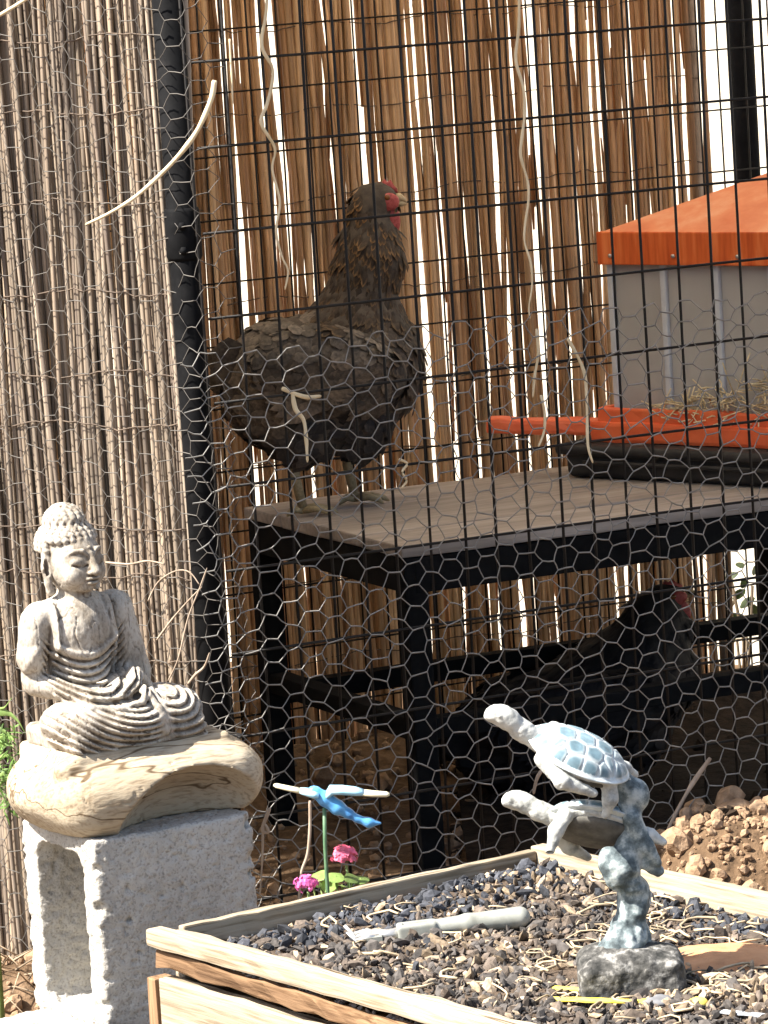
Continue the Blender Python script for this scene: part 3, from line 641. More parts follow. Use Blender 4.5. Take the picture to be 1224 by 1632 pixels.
# base tray with a long lip and a perch
board('base_tray', fd, M['red_plastic'], fp(-.03, SZ / 2, ZB - .028), fp(SZ + .03, SZ / 2, ZB - .028), SZ + .07, .032, n=10, jit=.0006, bev=.006)
for a, b in ((fp(-.018, -.022, ZB - .004), fp(SZ + .02, -.022, ZB - .004)), (fp(-.018, -.012, ZB - .004), fp(-.018, SZ + .01, ZB - .004))):
    board('tray_rim', fd, M['red_plastic'], a, b, .014, .024, n=14, jit=.0012, bev=.003)
pa = fp(-.03, .0, ZB - .024); pb = aty(776, 677, pa[1] + .02)
board('perch', fd, M['red_plastic'], pb, pa + (pa - pb) * .1, .05, .023, n=10, jit=.0008, bev=.006)
# straw heaped inside
rg = np.random.default_rng(5); mb = MB()
for i in range(330):
    a = rg.uniform(.10, SZ - .02); b = rg.uniform(.006, .06) if i % 2 else rg.uniform(-.028, -.012); h = .055 * math.exp(-((a - .26) / .10) ** 2) + .012
    p = fp(a, b, ZB + rg.uniform(-.008, h)); d = rg.normal(size=3) * [1, 1, .5]; d /= np.linalg.norm(d); L = rg.uniform(.012, .035)
    q0, q1 = p - d * L, p + d * L
    def clampf(q):
        v = q - LF; f1 = min(max(v @ F1, .012), SZ - .012); f2 = min(max(v @ F2, .012), SZ - .02) if b > 0 else min(v @ F2, -.006); return LF + F1 * f1 + F2 * f2 + UZ * max(v[2], ZB - .01)
    q0, q1 = clampf(q0), clampf(q1)
    mb.tube([q0, (q0 + q1) / 2 + rg.normal(0, .002, 3), q1], .0011, 4, col=np.array([.72, .60, .38]) * rg.uniform(.75, 1.15))
tag(mb.build('straw', M['hay']), 'pale straw heaped inside the feeder house', 'straw', kind='stuff')
# black tub
tb = empty('rubber_tub', T(fp(-.05, -.05, ZT)), 'low black rubber tub under the orange feeder base', 'tub')
hz = ZB - .046 - ZT
S = Sculpt((-.03, -.03, -.01), (.53, .50, hz + .02), .004)
S.box((.25, .235, hz / 2), (.245, .23, hz / 2), .014).box((.25, .235, hz - .008), (.256, .241, .008), .006, k=.004)
V, Q = S.surface(); V[:, :2] += .0015 * vnoise(V, 30, 4)[:, None]
tbo = MB().add(V, Q).build('tub_body', M['tub'], tb, frame(fp(-.075, -.06, ZT + .001), F1, F2, UZ))
tt = np.linspace(.05, .42, 12); MB().tube(np.c_[tt, np.full(12, -.002), np.full(12, hz * .5)], .0035, 6).build('rib_band', M['tub'], tb, frame(fp(-.075, -.06, ZT + .001), F1, F2, UZ))

# ================================================================== hens
def sph(mb, c, r, nu=14, nv=9, rot=None, col=None):
    th = np.linspace(0, math.pi, nv); ph = np.arange(nu) * 2 * math.pi / nu
    V = np.stack([np.sin(th)[:, None] * np.cos(ph)[None], np.sin(th)[:, None] * np.sin(ph)[None], np.cos(th)[:, None] * np.ones(nu)[None]], -1).reshape(-1, 3) * np.asarray(r)
    if rot is not None: V = V @ np.asarray(rot).T
    i = np.arange(nv - 1)[:, None] * nu; j = np.arange(nu)[None]; k = (j + 1) % nu
    return mb.add(V + np.asarray(c), np.stack([i + j, i + nu + j, i + nu + k, i + k], -1).reshape(-1, 4), col)
def vert_normals(V, Q):
    n = np.cross(V[Q[:, 2]] - V[Q[:, 0]], V[Q[:, 3]] - V[Q[:, 1]]); N_ = np.zeros_like(V)
    for k in range(4): np.add.at(N_, Q[:, k], n)
    return N_ / (np.linalg.norm(N_, axis=1, keepdims=True) + 1e-12)
def plate(mb, pts, th, axis=1):
    """closed outline in local XZ, thickened along Y"""
    pts = np.asarray(pts, float); n = len(pts); A = np.c_[pts[:, 0], np.full(n, -th), pts[:, 1]]; B = A.copy(); B[:, 1] = th
    c = pts.mean(0); ca = [c[0], -th * 1.5, c[1]]; cb = [c[0], th * 1.5, c[1]]; i = np.arange(n); j = (i + 1) % n
    return mb.add(np.r_[A, B, [ca], [cb]], [np.c_[i, j, j + n, i + n], np.c_[j, i, np.full(n, 2 * n)], np.c_[i + n, j + n, np.full(n, 2 * n + 1)]])
def make_hen(world, label, body_mat, head, neck0, neckr, colf, seed, nfeat, h=.0045, scale_feather=1.):
    rg = np.random.default_rng(seed); root = empty('hen', world, label, 'hen')
    hd = np.array(head, float); nk = np.array(neck0, float)
    S = Sculpt((-.21, -.14, .02), (.20, .14, .50), h)
    S.ell((.014, 0, .203), (.120, .092, .088), .02).ell((.075, 0, .218), (.072, .074, .088), .05)
    S.ell((-.082, 0, .205), (.055, .048, .074), .05, rot=np.array([[.94, 0, .34], [0, 1, 0], [-.34, 0, .94]]))
    S.ell((-.035, 0, .150), (.088, .078, .058), .04).ell((.05, .042, .128), (.043, .034, .052), .03).ell((.05, -.042, .128), (.043, .034, .052), .03)
    S.ell((-.035, .042, .125), (.043, .034, .050), .03).ell((-.035, -.042, .125), (.043, .034, .050), .03)
    for sy in (1, -1): S.ell((.005, sy * .084, .215), (.112, .025, .064), .006, rot=np.array([[.97, 0, .22], [0, 1, 0], [-.22, 0, .97]]))
    mid = nk * .45 + hd * .55 + np.array([.006, 0, 0])
    S.chain([nk, mid, hd + [-.012, 0, -.018]], [neckr, neckr * .68, .029], .03)
    S.ell(hd, (.034, .0235, .026), .012)
    V, Q = S.surface(); V += (vert_normals(V, Q) * (.0022 * fbm(V, 70, 2, seed)[:, None]))
    MB().add(V, Q).build('body', body_mat, root, world)
    # feathers laid over the body
    N_ = vert_normals(V, Q); order = rg.permutation(len(V)); taken = {}; mb = MB(); cnt = 0
    wing = MB()
    for i in order:
        p = V[i]; n_ = N_[i]
        if np.linalg.norm(p - hd) < .031 and p[0] > hd[0] - .018: continue
        nf = np.clip((p[2] - nk[2] + .02) / .05, 0, 1) if p[0] > .0 else 0
        cell = .009 if nf > .5 else .0115
        key = tuple((p / (cell * scale_feather)).astype(int))
        if key in taken: continue
        taken[key] = 1
        flow = np.array([-1, 0, -.18 - .5 * (p[0] > .06)]) * (1 - nf) + np.array([-.28, 0, -1]) * nf
        if p[2] < .11: flow = flow + np.array([0, 0, -.8])
        flow = flow + rg.normal(0, .12, 3); t_ = flow - n_ * (flow @ n_); t_ /= np.linalg.norm(t_) + 1e-9; b_ = np.cross(n_, t_)
        L = (.025 if nf < .5 else .026) * rg.uniform(.8, 1.25) * scale_feather; w = (.0088 if nf < .5 else .0044) * rg.uniform(.85, 1.2) * scale_feather
        q = p - n_ * .001; lift = rg.uniform(.0006, .0022)
        P = [q, q + t_ * L * .4 + b_ * w + n_ * lift * .2, q + t_ * L * .45 + n_ * (lift + .001), q + t_ * L * .4 - b_ * w + n_ * lift * .2,
             q + t_ * L * .8 + b_ * w * .85 + n_ * lift * .4, q + t_ * L * .82 + n_ * (lift + .0012), q + t_ * L * .8 - b_ * w * .85 + n_ * lift * .4, q + t_ * L + n_ * lift * .8]
        c = colf(p, nf, rg)
        cols = np.array([c[0]] * 4 + [c[1], c[0], c[1], c[1]], np.float32)
        mb.V.append(np.array(P, np.float32)); mb.F.append(np.array([[0, 3, 2], [0, 2, 1], [1, 2, 5], [1, 5, 4], [3, 6, 5], [3, 5, 2], [4, 5, 7], [5, 6, 7]]) + mb.n); mb.n += 8; mb.C.append(cols); cnt += 1
        if cnt > nfeat: break
    tag(mb.build('plumage', M['feather'], root, world), kind='stuff')
    # wing: long flight feathers folded along each flank
    for sy in (1, -1):
        wm = MB()
        for k in range(9):
            a0 = np.array([.075 - .008 * k, sy * .108, .215 - .006 * k]); a1 = np.array([-.080 - .006 * k, sy * (.094 - .004 * k), .145 + .011 * k]); d = a1 - a0; L = np.linalg.norm(d); d /= L
            b_ = np.cross(np.array([0, sy, 0.]), d); w = .012
            P = [a0, a0 + d * L * .3 + b_ * w, a0 + d * L * .3 - b_ * w, a0 + d * L * .85 + b_ * w, a0 + d * L * .85 - b_ * w, a1]
            P = [np.array(p) + np.array([0, sy * (.006 + .0012 * k), 0]) for p in P]
            c = colf(np.array([0, sy * .1, .2]), 0, rg); wm.V.append(np.array(P, np.float32)); wm.F.append(np.array([[0, 1, 2], [3, 5, 4]]) + wm.n); wm.F.append(np.array([[1, 3, 4, 2]]) + wm.n); wm.n += 6
            wm.C.append(np.array([c[0]] * 3 + [c[1]] * 3, np.float32))
        wm.build('wing', M['feather'], root, world)
    tm = MB()
    for k in range(9):
        a = rad(152 + 8 * k); y = (k % 3 - 1) * .022
        p0 = np.array([-.075, y * .4, .215]); d = np.array([math.cos(a) * .9, 0, math.sin(a)]); d /= np.linalg.norm(d); L = .092 if k < 6 else .082; b_ = np.cross(d, [0, 1, 0]); w = .017
        P = [p0, p0 + d * L * .4 + b_ * w + [0, y * .5, 0], p0 + d * L * .4 - b_ * w + [0, y * .5, 0], p0 + d * L * .88 + b_ * w + [0, y, 0], p0 + d * L * .88 - b_ * w + [0, y, 0], p0 + d * L + [0, y, 0]]
        c = colf(np.array([-.15, 0, .2]), 0, rg); tm.V.append(np.array(P, np.float32)); tm.F.append(np.array([[0, 1, 2], [3, 5, 4]]) + tm.n); tm.F.append(np.array([[1, 3, 4, 2]]) + tm.n); tm.n += 6
        tm.C.append(np.tile(np.array(c[0], np.float32) * .8, (6, 1)))
    tm.build('tail', M['feather'], root, world)
    # head furniture
    hx, _, hz_ = hd
    comb = [(-.002, .019), (.006, .027), (.010, .024), (.015, .030), (.019, .025), (.024, .028), (.028, .020), (.033, .014), (.033, .008), (.018, .012)]
    plate(MB(), [(hx + a, hz_ + b) for a, b in comb], .0028).build('comb', M['red_skin'], root, world)
    for sy in (1, -1):
        sph(MB(), (hx + .016, sy * .0172, hz_ - .003), (.0165, .006, .0135)).build('face', M['red_skin'], root, world)
        sph(MB(), (hx + .022, sy * .009, hz_ - .031), (.0115, .005, .022)).build('wattle', M['red_skin'], root, world)
        sph(MB(), (hx - .010, sy * .0225, hz_ - .012), (.0075, .003, .012)).build('earlobe', M['red_skin'], root, world)
        sph(MB(), (hx + .014, sy * .0225, hz_ + .004), (.0042, .0028, .0042)).build('eye', M['eye'], root, world)
    bk = MB().tube([(hx + .026, 0, hz_ + .001), (hx + .036, 0, hz_ + .001), (hx + .041, 0, hz_ - .002), (hx + .046, 0, hz_ - .007)], [.008, .0068, .0042, .001], 9)
    bk.tube([(hx + .026, 0, hz_ - .007), (hx + .040, 0, hz_ - .008), (hx + .046, 0, hz_ - .009)], [.006, .0045, .001], 9); bk.build('beak', M['beak'], root, world)
    for k, (sy, fx) in enumerate(((1, .045), (-1, -.045))):
        lg = MB(); y = sy * .04; lg.tube([(fx - .005, y, .125), (fx - .008, y, .06), (fx, y, .014)], [.011, .0075, .007], 9)
        for a, L in ((0, .052), (.55, .046), (-.55, .046), (math.pi, .024)):
            d = np.array([math.cos(a), math.sin(a), 0]); b0 = np.array([fx, y, .010])
            lg.tube([b0, b0 + d * L * .5 + [0, 0, .002], b0 + d * L * .85 + [0, 0, -.003], b0 + d * L + [0, 0, -.008]], [.0062, .0055, .0045, .0012], 7)
        lg.build('leg', M['shank'], root, world)
    return root
def col_brown(p, nf, rg):
    v = rg.uniform(.75, 1.2) * (1 + .45 * vnoise(p, 38, 4))
    if nf > .4:
        g = np.clip((p[2] - .30) / .14, 0, 1)
        base = np.array([.032, .021, .013]) * v; edge = (np.array([.12, .078, .042]) * (1 - g) + np.array([.22, .115, .042]) * g) * rg.uniform(.7, 1.3)
        return base, edge
    if p[2] < .15 and p[0] > -.02: b = np.array([.020, .016, .014]) * v; return b, b * 2.1
    if p[0] > .10: b = np.array([.040, .030, .023]) * v; return b, np.array([.11, .078, .05]) * v
    if p[2] < .13: b = np.array([.058, .047, .039]) * v; return b, b * 1.4
    if p[2] > .235: b = np.array([.098, .080, .063]) * v; return b, b * 1.35
    b = np.array([.090, .067, .048]) * v; return b, b * 1.35
def col_black(p, nf, rg):
    b = np.array([.010, .008, .0085]) * rg.uniform(.7, 1.4); return b, b * 1.5
hp = atz(525, 815, ZT); WH1 = T(hp[0], hp[1], ZT + .001) @ RZ(rad(9))
make_hen(WH1, 'brown grey hen standing upright on the table facing right', M['body_brown'], (.098, 0, .452), (.056, 0, .272), .063, col_brown, 2, 5200)
h2 = aty(955, 1180, 6.66); h2[2] = float(ground_z(np.array([h2[0]]), np.array([h2[1]]))[0])
WH2 = T(h2[0], h2[1], h2[2] - .045) @ RZ(rad(16)) @ Matrix.Rotation(rad(-13), 4, 'Y') @ Matrix.Diagonal((1.35, 1, .88, 1))
make_hen(WH2, 'black hen in deep shade under the table at the back', M['body_black'], (.132, 0, .335), (.080, 0, .235), .062, col_black, 3, 1600)

# ================================================================== concrete blocks, carved log, statue
BETA = rad(31); EX = np.array([math.cos(BETA), math.sin(BETA), 0]); EFW = np.array([math.sin(BETA), -math.cos(BETA), 0])
BC = atz(150, 1342, .40)                                  # near top corner of the upright block
OS = np.array([BC[0], BC[1], 0]) + EX * .061 - EFW * .12   # statue axis on the ground
def sw(z): return frame(OS + UZ * z, EX, -EFW, UZ)         # local x: statue's width, -y: its front

S = Sculpt((-.075, -.13, -.03), (.147, .065, .42), .0024)
S.box((.0375, -.0325, .19), (.0985, .0875, .21), .004)
for zc, hh in ((.288, .094), (.085, .075)): S.box((.0375, -.0335, zc), (.2, .0555, hh), .02, cut=True)
rg = np.random.default_rng(44)
for i in range(26):
    e = [(-.061, -.12), (.136, -.12), (-.061, .055)][i % 3]; S.ell((e[0] + rg.normal(0, .003), e[1] + rg.normal(0, .003), rg.uniform(.02, .4)), rg.uniform(.003, .009, 3), .003, cut=True)
for i in range(16): S.ell((rg.uniform(-.06, .136), -.12 + rg.normal(0, .002), rg.uniform(.1, .4)), rg.uniform(.002, .005, 3), .002, cut=True)
V, Q = S.surface(); Nn = vert_normals(V, Q); V += Nn * (.0016 * fbm(V, 160, 3, 2) - .0035 * np.clip(vnoise(V, 120, 9) - .62, 0, 1) * 3)[:, None]
b1 = MB().add(V, Q).build('concrete_block', M['concrete'], None, sw(0))
tag(b1, 'hollow concrete block standing on end under the carved log', 'concrete block', 'concrete blocks')
p2 = atz(20, 1609, .205); f2 = float((p2 - OS) @ EFW)
S = Sculpt((-.31, -.40, -.02), (-.06, .02, .22), .0034)
S.box((-.172, -.195, .0975), (.0995, .195, .1025), .005)
for yc in (-.105, -.285): S.box((-.172, yc, .1), (.067, .062, .2), .02, cut=True)
V, Q = S.surface(); V += vert_normals(V, Q) * (.0018 * fbm(V, 140, 3, 4))[:, None]
tag(MB().add(V, Q).build('concrete_block', M['concrete'], None, sw(0) @ T(0, -f2, 0)), 'sunlit concrete block lying flat in the bottom corner beside the upright one', 'concrete block', 'concrete blocks')

# carved log (centimetres while sculpting)
ZL = .49
S = Sculpt((-15, -16, -11), (22, 13, 3), .26)
S.ell((4.2, -3.0, -4.9), (14.6, 10.8, 4.9)).box((4.0, -3.0, -5.4), (12.0, 9.0, 3.7), 3.4, k=3.0)
S.box((3.4, -2.4, -1.0), (9.9, 7.0, 1.05), .9, k=.7)
S.ell((-6.6, -8.2, -1.5), (1.7, 1.5, 1.2), .8)
S.box((4, -3, -13.2), (30, 30, 4.2), 0, cut=True)
S.ell((6.4, -13.8, -10.4), (9.8, 7.6, 7.9), k=.25, cut=True)
V, Q = S.surface(); Nn = vert_normals(V, Q)
ck = np.abs(vnoise(V * [.35, .5, 1.2], .55, 6)); V += Nn * (.05 * fbm(V, .35, 3, 2) - .26 * np.clip(1 - ck / .035, 0, 1) * (vnoise(V, .2, 3) > -.1) - .05 * np.abs(vnoise(V * [.3, 1, 2.6], .9, 8)))[:, None]
tag(MB().add(V * .01, Q).build('carved_log', M['log'], None, sw(ZL)), 'bleached carved log with a scooped front, resting on the upright concrete block', 'log')

# seated statue (centimetres)
S = Sculpt((-11, -11.5, -.6), (14, 5.2, 27.5), .145)
S.box((1.9, -3.0, 1.0), (9.0, 6.0, 1.35), .9)
S.ell((8.0, -4.2, 2.9), (4.3, 4.6, 2.7), .7).ell((-3.7, -4.6, 2.7), (4.4, 4.8, 2.6), .7).ell((1.2, -5.4, 2.5), (7.2, 4.9, 2.3), .9)
S.ell((.2, 0, 7.2), (4.0, 3.4, 6.2), .9).ell((.2, -.35, 12.2), (4.7, 3.5, 4.6), 1.2).cap((-4.4, .1, 14.2), (5.0, .1, 14.2), 1.75, k=1.2)
S.cap((-4.9, .1, 14.0), (-5.9, .2, 7.4), 1.7, 1.4, k=.3).cap((-5.9, .1, 6.9), (-2.0, -5.0, 5.6), 1.4, 1.05, k=.3)
S.cap((5.6, .1, 13.9), (7.2, .2, 7.0), 2.1, 2.2, k=.8).cap((7.0, .2, 6.6), (2.0, -5.0, 5.6), 1.7, 1.05, k=.5)
S.cap((5.0, .8, 13.0), (6.6, .8, 4.5), 2.2, 2.6, k=1.0)
S.cap((-5.2, -.1, 13.6), (-6.2, -.2, 9.8), 1.9, 1.7, k=.2)                                 # short sleeve on the bare arm
S.cap((-7.2, -.6, 8.9), (-6.3, -1.5, 10.6), .45, .75, k=.4)
S.ell((0, -5.4, 5.4), (2.9, 1.5, .85), .5)                                                   # hands in the lap
for q in range(4): S.cap((-2.1, -5.1 - .42 * q, 6.0 - .16 * q), (1.3, -5.6 - .42 * q, 5.95 - .2 * q), .33, .26, k=.12)
S.cap((-1.0, -4.6, 6.2), (.6, -5.0, 6.7), .36, .28, k=.15)
S.chain([(2.6, -5.6, 5.2), (4.0, -5.4, 6.4), (5.2, -4.4, 7.0), (6.2, -4.6, 5.9)], [.6, .75, .8, .6], .5)   # cloth end thrown over the wrist
S.chain([(4.6, -6.6, 5.6), (5.0, -8.2, 3.6), (5.0, -8.9, 1.4)], [.55, .6, .7], .25).chain([(5.7, -6.3, 5.4), (6.0, -7.9, 3.5), (5.9, -8.7, 1.3)], [.45, .5, .55], .2)
S.chain([(-5.6, -4.4, 4.4), (-3.2, -7.4, 4.7), (0, -8.4, 4.2), (3.2, -8.2, 4.6), (5.0, -6.8, 5.4)], [.35, .42, .45, .42, .35], .3)
# folds
def folds(X, Y, Z):
    q = Z - (9.6 + .105 * (X + .3) ** 2)
    m1 = (1 / (1 + np.exp((Y + .9) * 4))) * (1 / (1 + np.exp((abs(X) - 5.1) * 4))) * (1 / (1 + np.exp((5.4 - Z) * 5))) * (1 / (1 + np.exp((q - .1) * 7)))
    r1 = -.25 * m1 * np.cos(2 * math.pi * q / .88)
    rr = np.sqrt((X - 2.6) ** 2 * .55 + (Z - 6.6) ** 2 * 1.35 + .10 * (Y + 8) ** 2)
    m2 = (1 / (1 + np.exp((Y + 3.2) * 2.5))) * (1 / (1 + np.exp((Z - 4.3) * 5))) * (1 / (1 + np.exp((X - 4.2) * 4)))
    r2 = -.21 * m2 * np.cos(2 * math.pi * rr / .76)
    rk = np.sqrt((X - 7.6) ** 2 * .6 + (Z - 5.6) ** 2)
    m3 = (1 / (1 + np.exp((Y + .5) * 2.5))) * (1 / (1 + np.exp((6.2 - X) * 4))) * (1 / (1 + np.exp((Z - 5.2) * 5)))
    r3 = -.22 * m3 * np.cos(2 * math.pi * rk / .86)
    xr = X - 3.9 - .03 * (Z - 9) ** 2 * 0
    m4 = (1 / (1 + np.exp((Y + 1.2) * 4))) * (1 / (1 + np.exp((9.0 - Z) * 3)))
    r4 = -.50 * m4 * (np.exp(-((X - 3.55) / .42) ** 2) + np.exp(-((X + 3.75 + .05 * (13 - Z)) / .34) ** 2)) + .38 * m4 * np.exp(-((X - 4.35) / .22) ** 2)
    r5 = -.30 * m1 * 0 - .42 * (1 / (1 + np.exp((Y + 1.4) * 4))) * np.exp(-((q - .35) / .38) ** 2) * (1 / (1 + np.exp((abs(X) - 4.2) * 5)))
    return r1 + r2 + r3 + r4 + r5
S.relief(folds)
# neck and head
S.cap((0, -.2, 15.2), (0, -.5, 18.0), 2.0, 1.75, k=.7)
S.ell((0, -.55, 20.1), (3.0, 3.2, 3.75)).ell((0, -1.4, 18.6), (2.35, 2.35, 1.9), .8).ell((0, -3.0, 17.35), (.85, .7, .6), .5)
for s in (-1, 1):
    S.ell((s * 1.55, -2.35, 18.9), (1.1, 1.0, 1.2), .6)
    S.ell((s * 1.28, -2.98, 20.25), (.98, .55, .52), .16)
    S.chain([(s * .42, -3.62, 19.86), (s * 1.2, -3.66, 19.62), (s * 2.1, -3.02, 19.9)], [.13, .17, .12], .04, cut=True)
    S.chain([(s * .38, -3.62, 20.9), (s * .95, -3.48, 21.45), (s * 1.75, -2.98, 21.45), (s * 2.45, -2.2, 20.9)], [.20, .24, .22, .14], .10)
    S.ell((s * .42, -4.0, 19.0), (.34, .36, .26), .14)
    S.chain([(s * 3.0, .2, 21.0), (s * 3.25, .1, 19.6), (s * 3.2, -.1, 18.0), (s * 3.05, -.3, 16.9)], [.55, .55, .42, .5], .2)
    S.ell((s * 3.4, -.25, 19.7), (.3, .34, 1.0), .1, cut=True)
S.cap((0, -3.55, 21.0), (0, -4.35, 19.15), .36, .52, k=.2)
S.ell((0, -3.62, 18.32), (1.0, .55, .24), .06).ell((0, -3.62, 17.85), (.82, .55, .24), .06).cap((-1.05, -3.95, 18.1), (1.05, -3.95, 18.1), .12, k=.03, cut=True)
S.ell((0, -3.52, 21.75), (.2, .16, .2), .05)
S.ell((0, .35, 21.9), (3.15, 3.05, 2.6), .1).ell((0, .5, 24.3), (2.0, 2.0, 1.7), .25)
rg = np.random.default_rng(4)
for row in range(9):                                       # rows of snail curls
    th = rad(8 + row * 11.2); n = max(4, int(2 * math.pi * math.sin(th) * 3.25 / .78))
    for k in range(n):
        ph = 2 * math.pi * (k + .5 * (row % 2)) / n; d = np.array([math.sin(th) * math.cos(ph), math.sin(th) * math.sin(ph), math.cos(th)])
        p = np.array([0, .35, 21.9]) + d * [3.15, 3.05, 2.6]
        line = 22.55 - .32 * (p[0] / 3) ** 2 if p[1] < -1.0 else 22.55 - (p[1] + 1.0) * 1.7
        if p[2] < max(line, 18.7): continue
        S.ell(p, (.46, .46, .44), .03)
for row in range(7):
    th = rad(5 + row * 14); n = max(3, int(2 * math.pi * math.sin(th) * 2.0 / .74))
    for k in range(n):
        ph = 2 * math.pi * (k + .5 * (row % 2)) / n; d = np.array([math.sin(th) * math.cos(ph), math.sin(th) * math.sin(ph), math.cos(th)])
        S.ell(np.array([0, .5, 24.3]) + d * [2.0, 2.0, 1.7], (.43, .43, .42), .03)
V, Q = S.surface(); Nn = vert_normals(V, Q)
head = np.clip((V[:, 2] - 16.5) / 1, 0, 1) * (V[:, 1] < -1.2) * (V[:, 2] < 22.3)
V += Nn * ((.055 * fbm(V, 1.1, 3, 2) - .10 * np.clip(1 - np.abs(vnoise(V * [1, 1, .25], .8, 5)) / .05, 0, 1)) * (1 - .8 * head))[:, None]
V[:, 0] = -.45 + .93 * V[:, 0] + 1.0 * np.clip((8 - V[:, 2]) / 8, 0, 1)
hs = 1 + .07 * np.clip((V[:, 2] - 16.4) / 1.2, 0, 1); V[:, 0] = -.45 + (V[:, 0] + .45) * hs; V[:, 1] = -.2 + (V[:, 1] + .2) * hs
a_ = rad(10) * np.clip((V[:, 2] - 16.2) / 1.6, 0, 1); x_, y_ = V[:, 0] + .45, V[:, 1] + .2; V[:, 0] = -.45 + x_ * np.cos(a_) - y_ * np.sin(a_); V[:, 1] = -.2 + x_ * np.sin(a_) + y_ * np.cos(a_)
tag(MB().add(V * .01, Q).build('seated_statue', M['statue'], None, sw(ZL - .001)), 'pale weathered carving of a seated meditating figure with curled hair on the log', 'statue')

# ================================================================== planter
ZR = .42; K0 = atz(232, 1480, ZR); K0[2] = 0
PB = np.array([math.cos(rad(34.5)), math.sin(rad(34.5)), 0]); PF = np.array([math.cos(rad(-54.0)), math.sin(rad(-54.0)), 0])
PL, PD = .80, .462
def pp(f, b, z): return K0 + PF * f + PB * b + UZ * z
pl = empty('planter_box', T(K0[0], K0[1], 0), 'weathered wooden planter box full of dark bark and soil', 'planter')
board('rim_board', pl, M['plank'], pp(-.002, .010, ZR - .009), pp(PL, .010, ZR - .009), .020, .018, n=30, jit=.0006, bev=.003)
board('rim_board', pl, M['plank'], pp(.012, .0265, ZR - .0125), pp(PL - .01, .0265, ZR - .0125), .011, .017, n=30, jit=.0007, bev=.0018)
board('rim_board', pl, M['plank'], pp(.006, .036, ZR - .026), pp(.006, PD, ZR - .026), .012, .046, n=20, jit=.0006, bev=.002)
board('rim_board', pl, M['plank'], pp(.0, PD + .009, ZR - .024), pp(PL, PD + .009, ZR - .024), .017, .050, n=26, jit=.0006, bev=.002)
board('rim_board', pl, M['plank'], pp(PL - .006, .036, ZR - .026), pp(PL - .006, PD, ZR - .026), .012, .046, n=20, jit=.0006, bev=.002)
board('split_plank', pl, M['plank_red'], pp(.004, .012, ZR - .0285), pp(PL, .004, ZR - .040), .013, .016, n=30, jit=.0016, bev=.0015)
board('split_plank', pl, M['plank_red'], pp(.004, .022, ZR - .036), pp(PL, .016, ZR - .050), .010, .009, n=30, jit=.0014, bev=.0012)
for i, (z0, z1) in enumerate(((ZR - .048, .215), (.211, .03))):
    board('front_board', pl, M['plank'], pp(.008, .014, (z0 + z1) / 2), pp(PL, .014, (z0 + z1) / 2 - (.006 if i == 0 else 0)), .018, z0 - z1, n=24, jit=.0005, bev=.002)
    board('side_board', pl, M['plank'], pp(.008, .030, (z0 + z1) / 2), pp(.008, PD, (z0 + z1) / 2), .016, z0 - z1, n=12, bev=.002)
    board('side_board', pl, M['plank'], pp(.02, PD + .008, (z0 + z1) / 2), pp(PL, PD + .008, (z0 + z1) / 2), .016, z0 - z1 - .01, n=12, bev=.002)
    board('side_board', pl, M['plank'], pp(PL - .008, .030, (z0 + z1) / 2), pp(PL - .008, PD, (z0 + z1) / 2), .016, z0 - z1, n=12, bev=.002)
for f, b in ((.002, .010), (PL - .03, .04), (.03, PD - .03), (PL - .03, PD - .03)):
    board('corner_post', pl, M['plank_red'], pp(f + (.0 if f > .01 else -.004), b + (0 if f > .01 else .004), 0), pp(f + (.0 if f > .01 else -.004), b + (0 if f > .01 else .004), ZR - .05), .016 if f < .01 else .03, .022 if f < .01 else .03, up=PB, n=8, bev=.0015)
# soil surface
ZS = ZR - .024
def soil_h(x, y):
    v = np.stack([x - K0[0], y - K0[1]], -1); f = v @ PF[:2]; b = v @ PB[:2]
    return ZS + .005 * fbm(np.stack([x, y, 0 * x], -1), 14, 3, 6) + .008 * np.exp(-((f - .08) / .10) ** 2 - ((b - .40) / .1) ** 2) - .004 * np.exp(-((b - .05) / .03) ** 2)
fg, bg_ = np.meshgrid(np.linspace(.014, PL - .014, 90), np.linspace(.031, PD - .001, 60), indexing='ij')
XY = K0[:2] + fg[..., None] * PF[:2] + bg_[..., None] * PB[:2]; Z = soil_h(XY[..., 0], XY[..., 1])
n1, n2 = fg.shape; ii, jj = np.meshgrid(np.arange(n1 - 1), np.arange(n2 - 1), indexing='ij'); b0 = (ii * n2 + jj).ravel()
so = MB().add(np.concatenate([XY, Z[..., None]], -1).reshape(-1, 3), np.stack([b0, b0 + n2, b0 + n2 + 1, b0 + 1], 1)).build('soil_surface', M['soil'])
tag(so, 'dark potting soil filling the wooden planter', 'soil', kind='stuff')
rg = np.random.default_rng(12); NCH = 10500
ff = rg.uniform(.018, PL - .02, NCH); bb = rg.uniform(.034, PD - .004, NCH)
def inside_patch(f, b, px, py, rx, ry):
    p = atz(px, py, ZS); v = p - K0; return np.exp(-((f - v @ PF) / rx) ** 2 - ((b - v @ PB) / ry) ** 2)
dark = inside_patch(ff, bb, 520, 1465, .10, .12) + inside_patch(ff, bb, 760, 1410, .09, .10) + inside_patch(ff, bb, 1130, 1470, .12, .05)
tan_ = inside_patch(ff, bb, 860, 1420, .05, .07) + inside_patch(ff, bb, 1150, 1585, .12, .07) + inside_patch(ff, bb, 380, 1475, .03, .05) + .4 * inside_patch(ff, bb, 800, 1530, .16, .12)
u = rg.random(NCH); tin = np.empty((NCH, 3))
for i in range(NCH):
    if u[i] < dark[i] * .85: c = np.array([.045, .047, .054])
    elif u[i] < dark[i] * .85 + tan_[i] * .5: c = np.array([.25, .185, .12])
    elif u[i] > .93: c = np.array([.32, .25, .175])
    elif u[i] > .55: c = np.array([.105, .082, .064])
    else: c = np.array([.066, .058, .052])
    tin[i] = c * rg.uniform(.55, 1.5)
P2 = K0[:2] + ff[:, None] * PF[:2] + bb[:, None] * PB[:2]
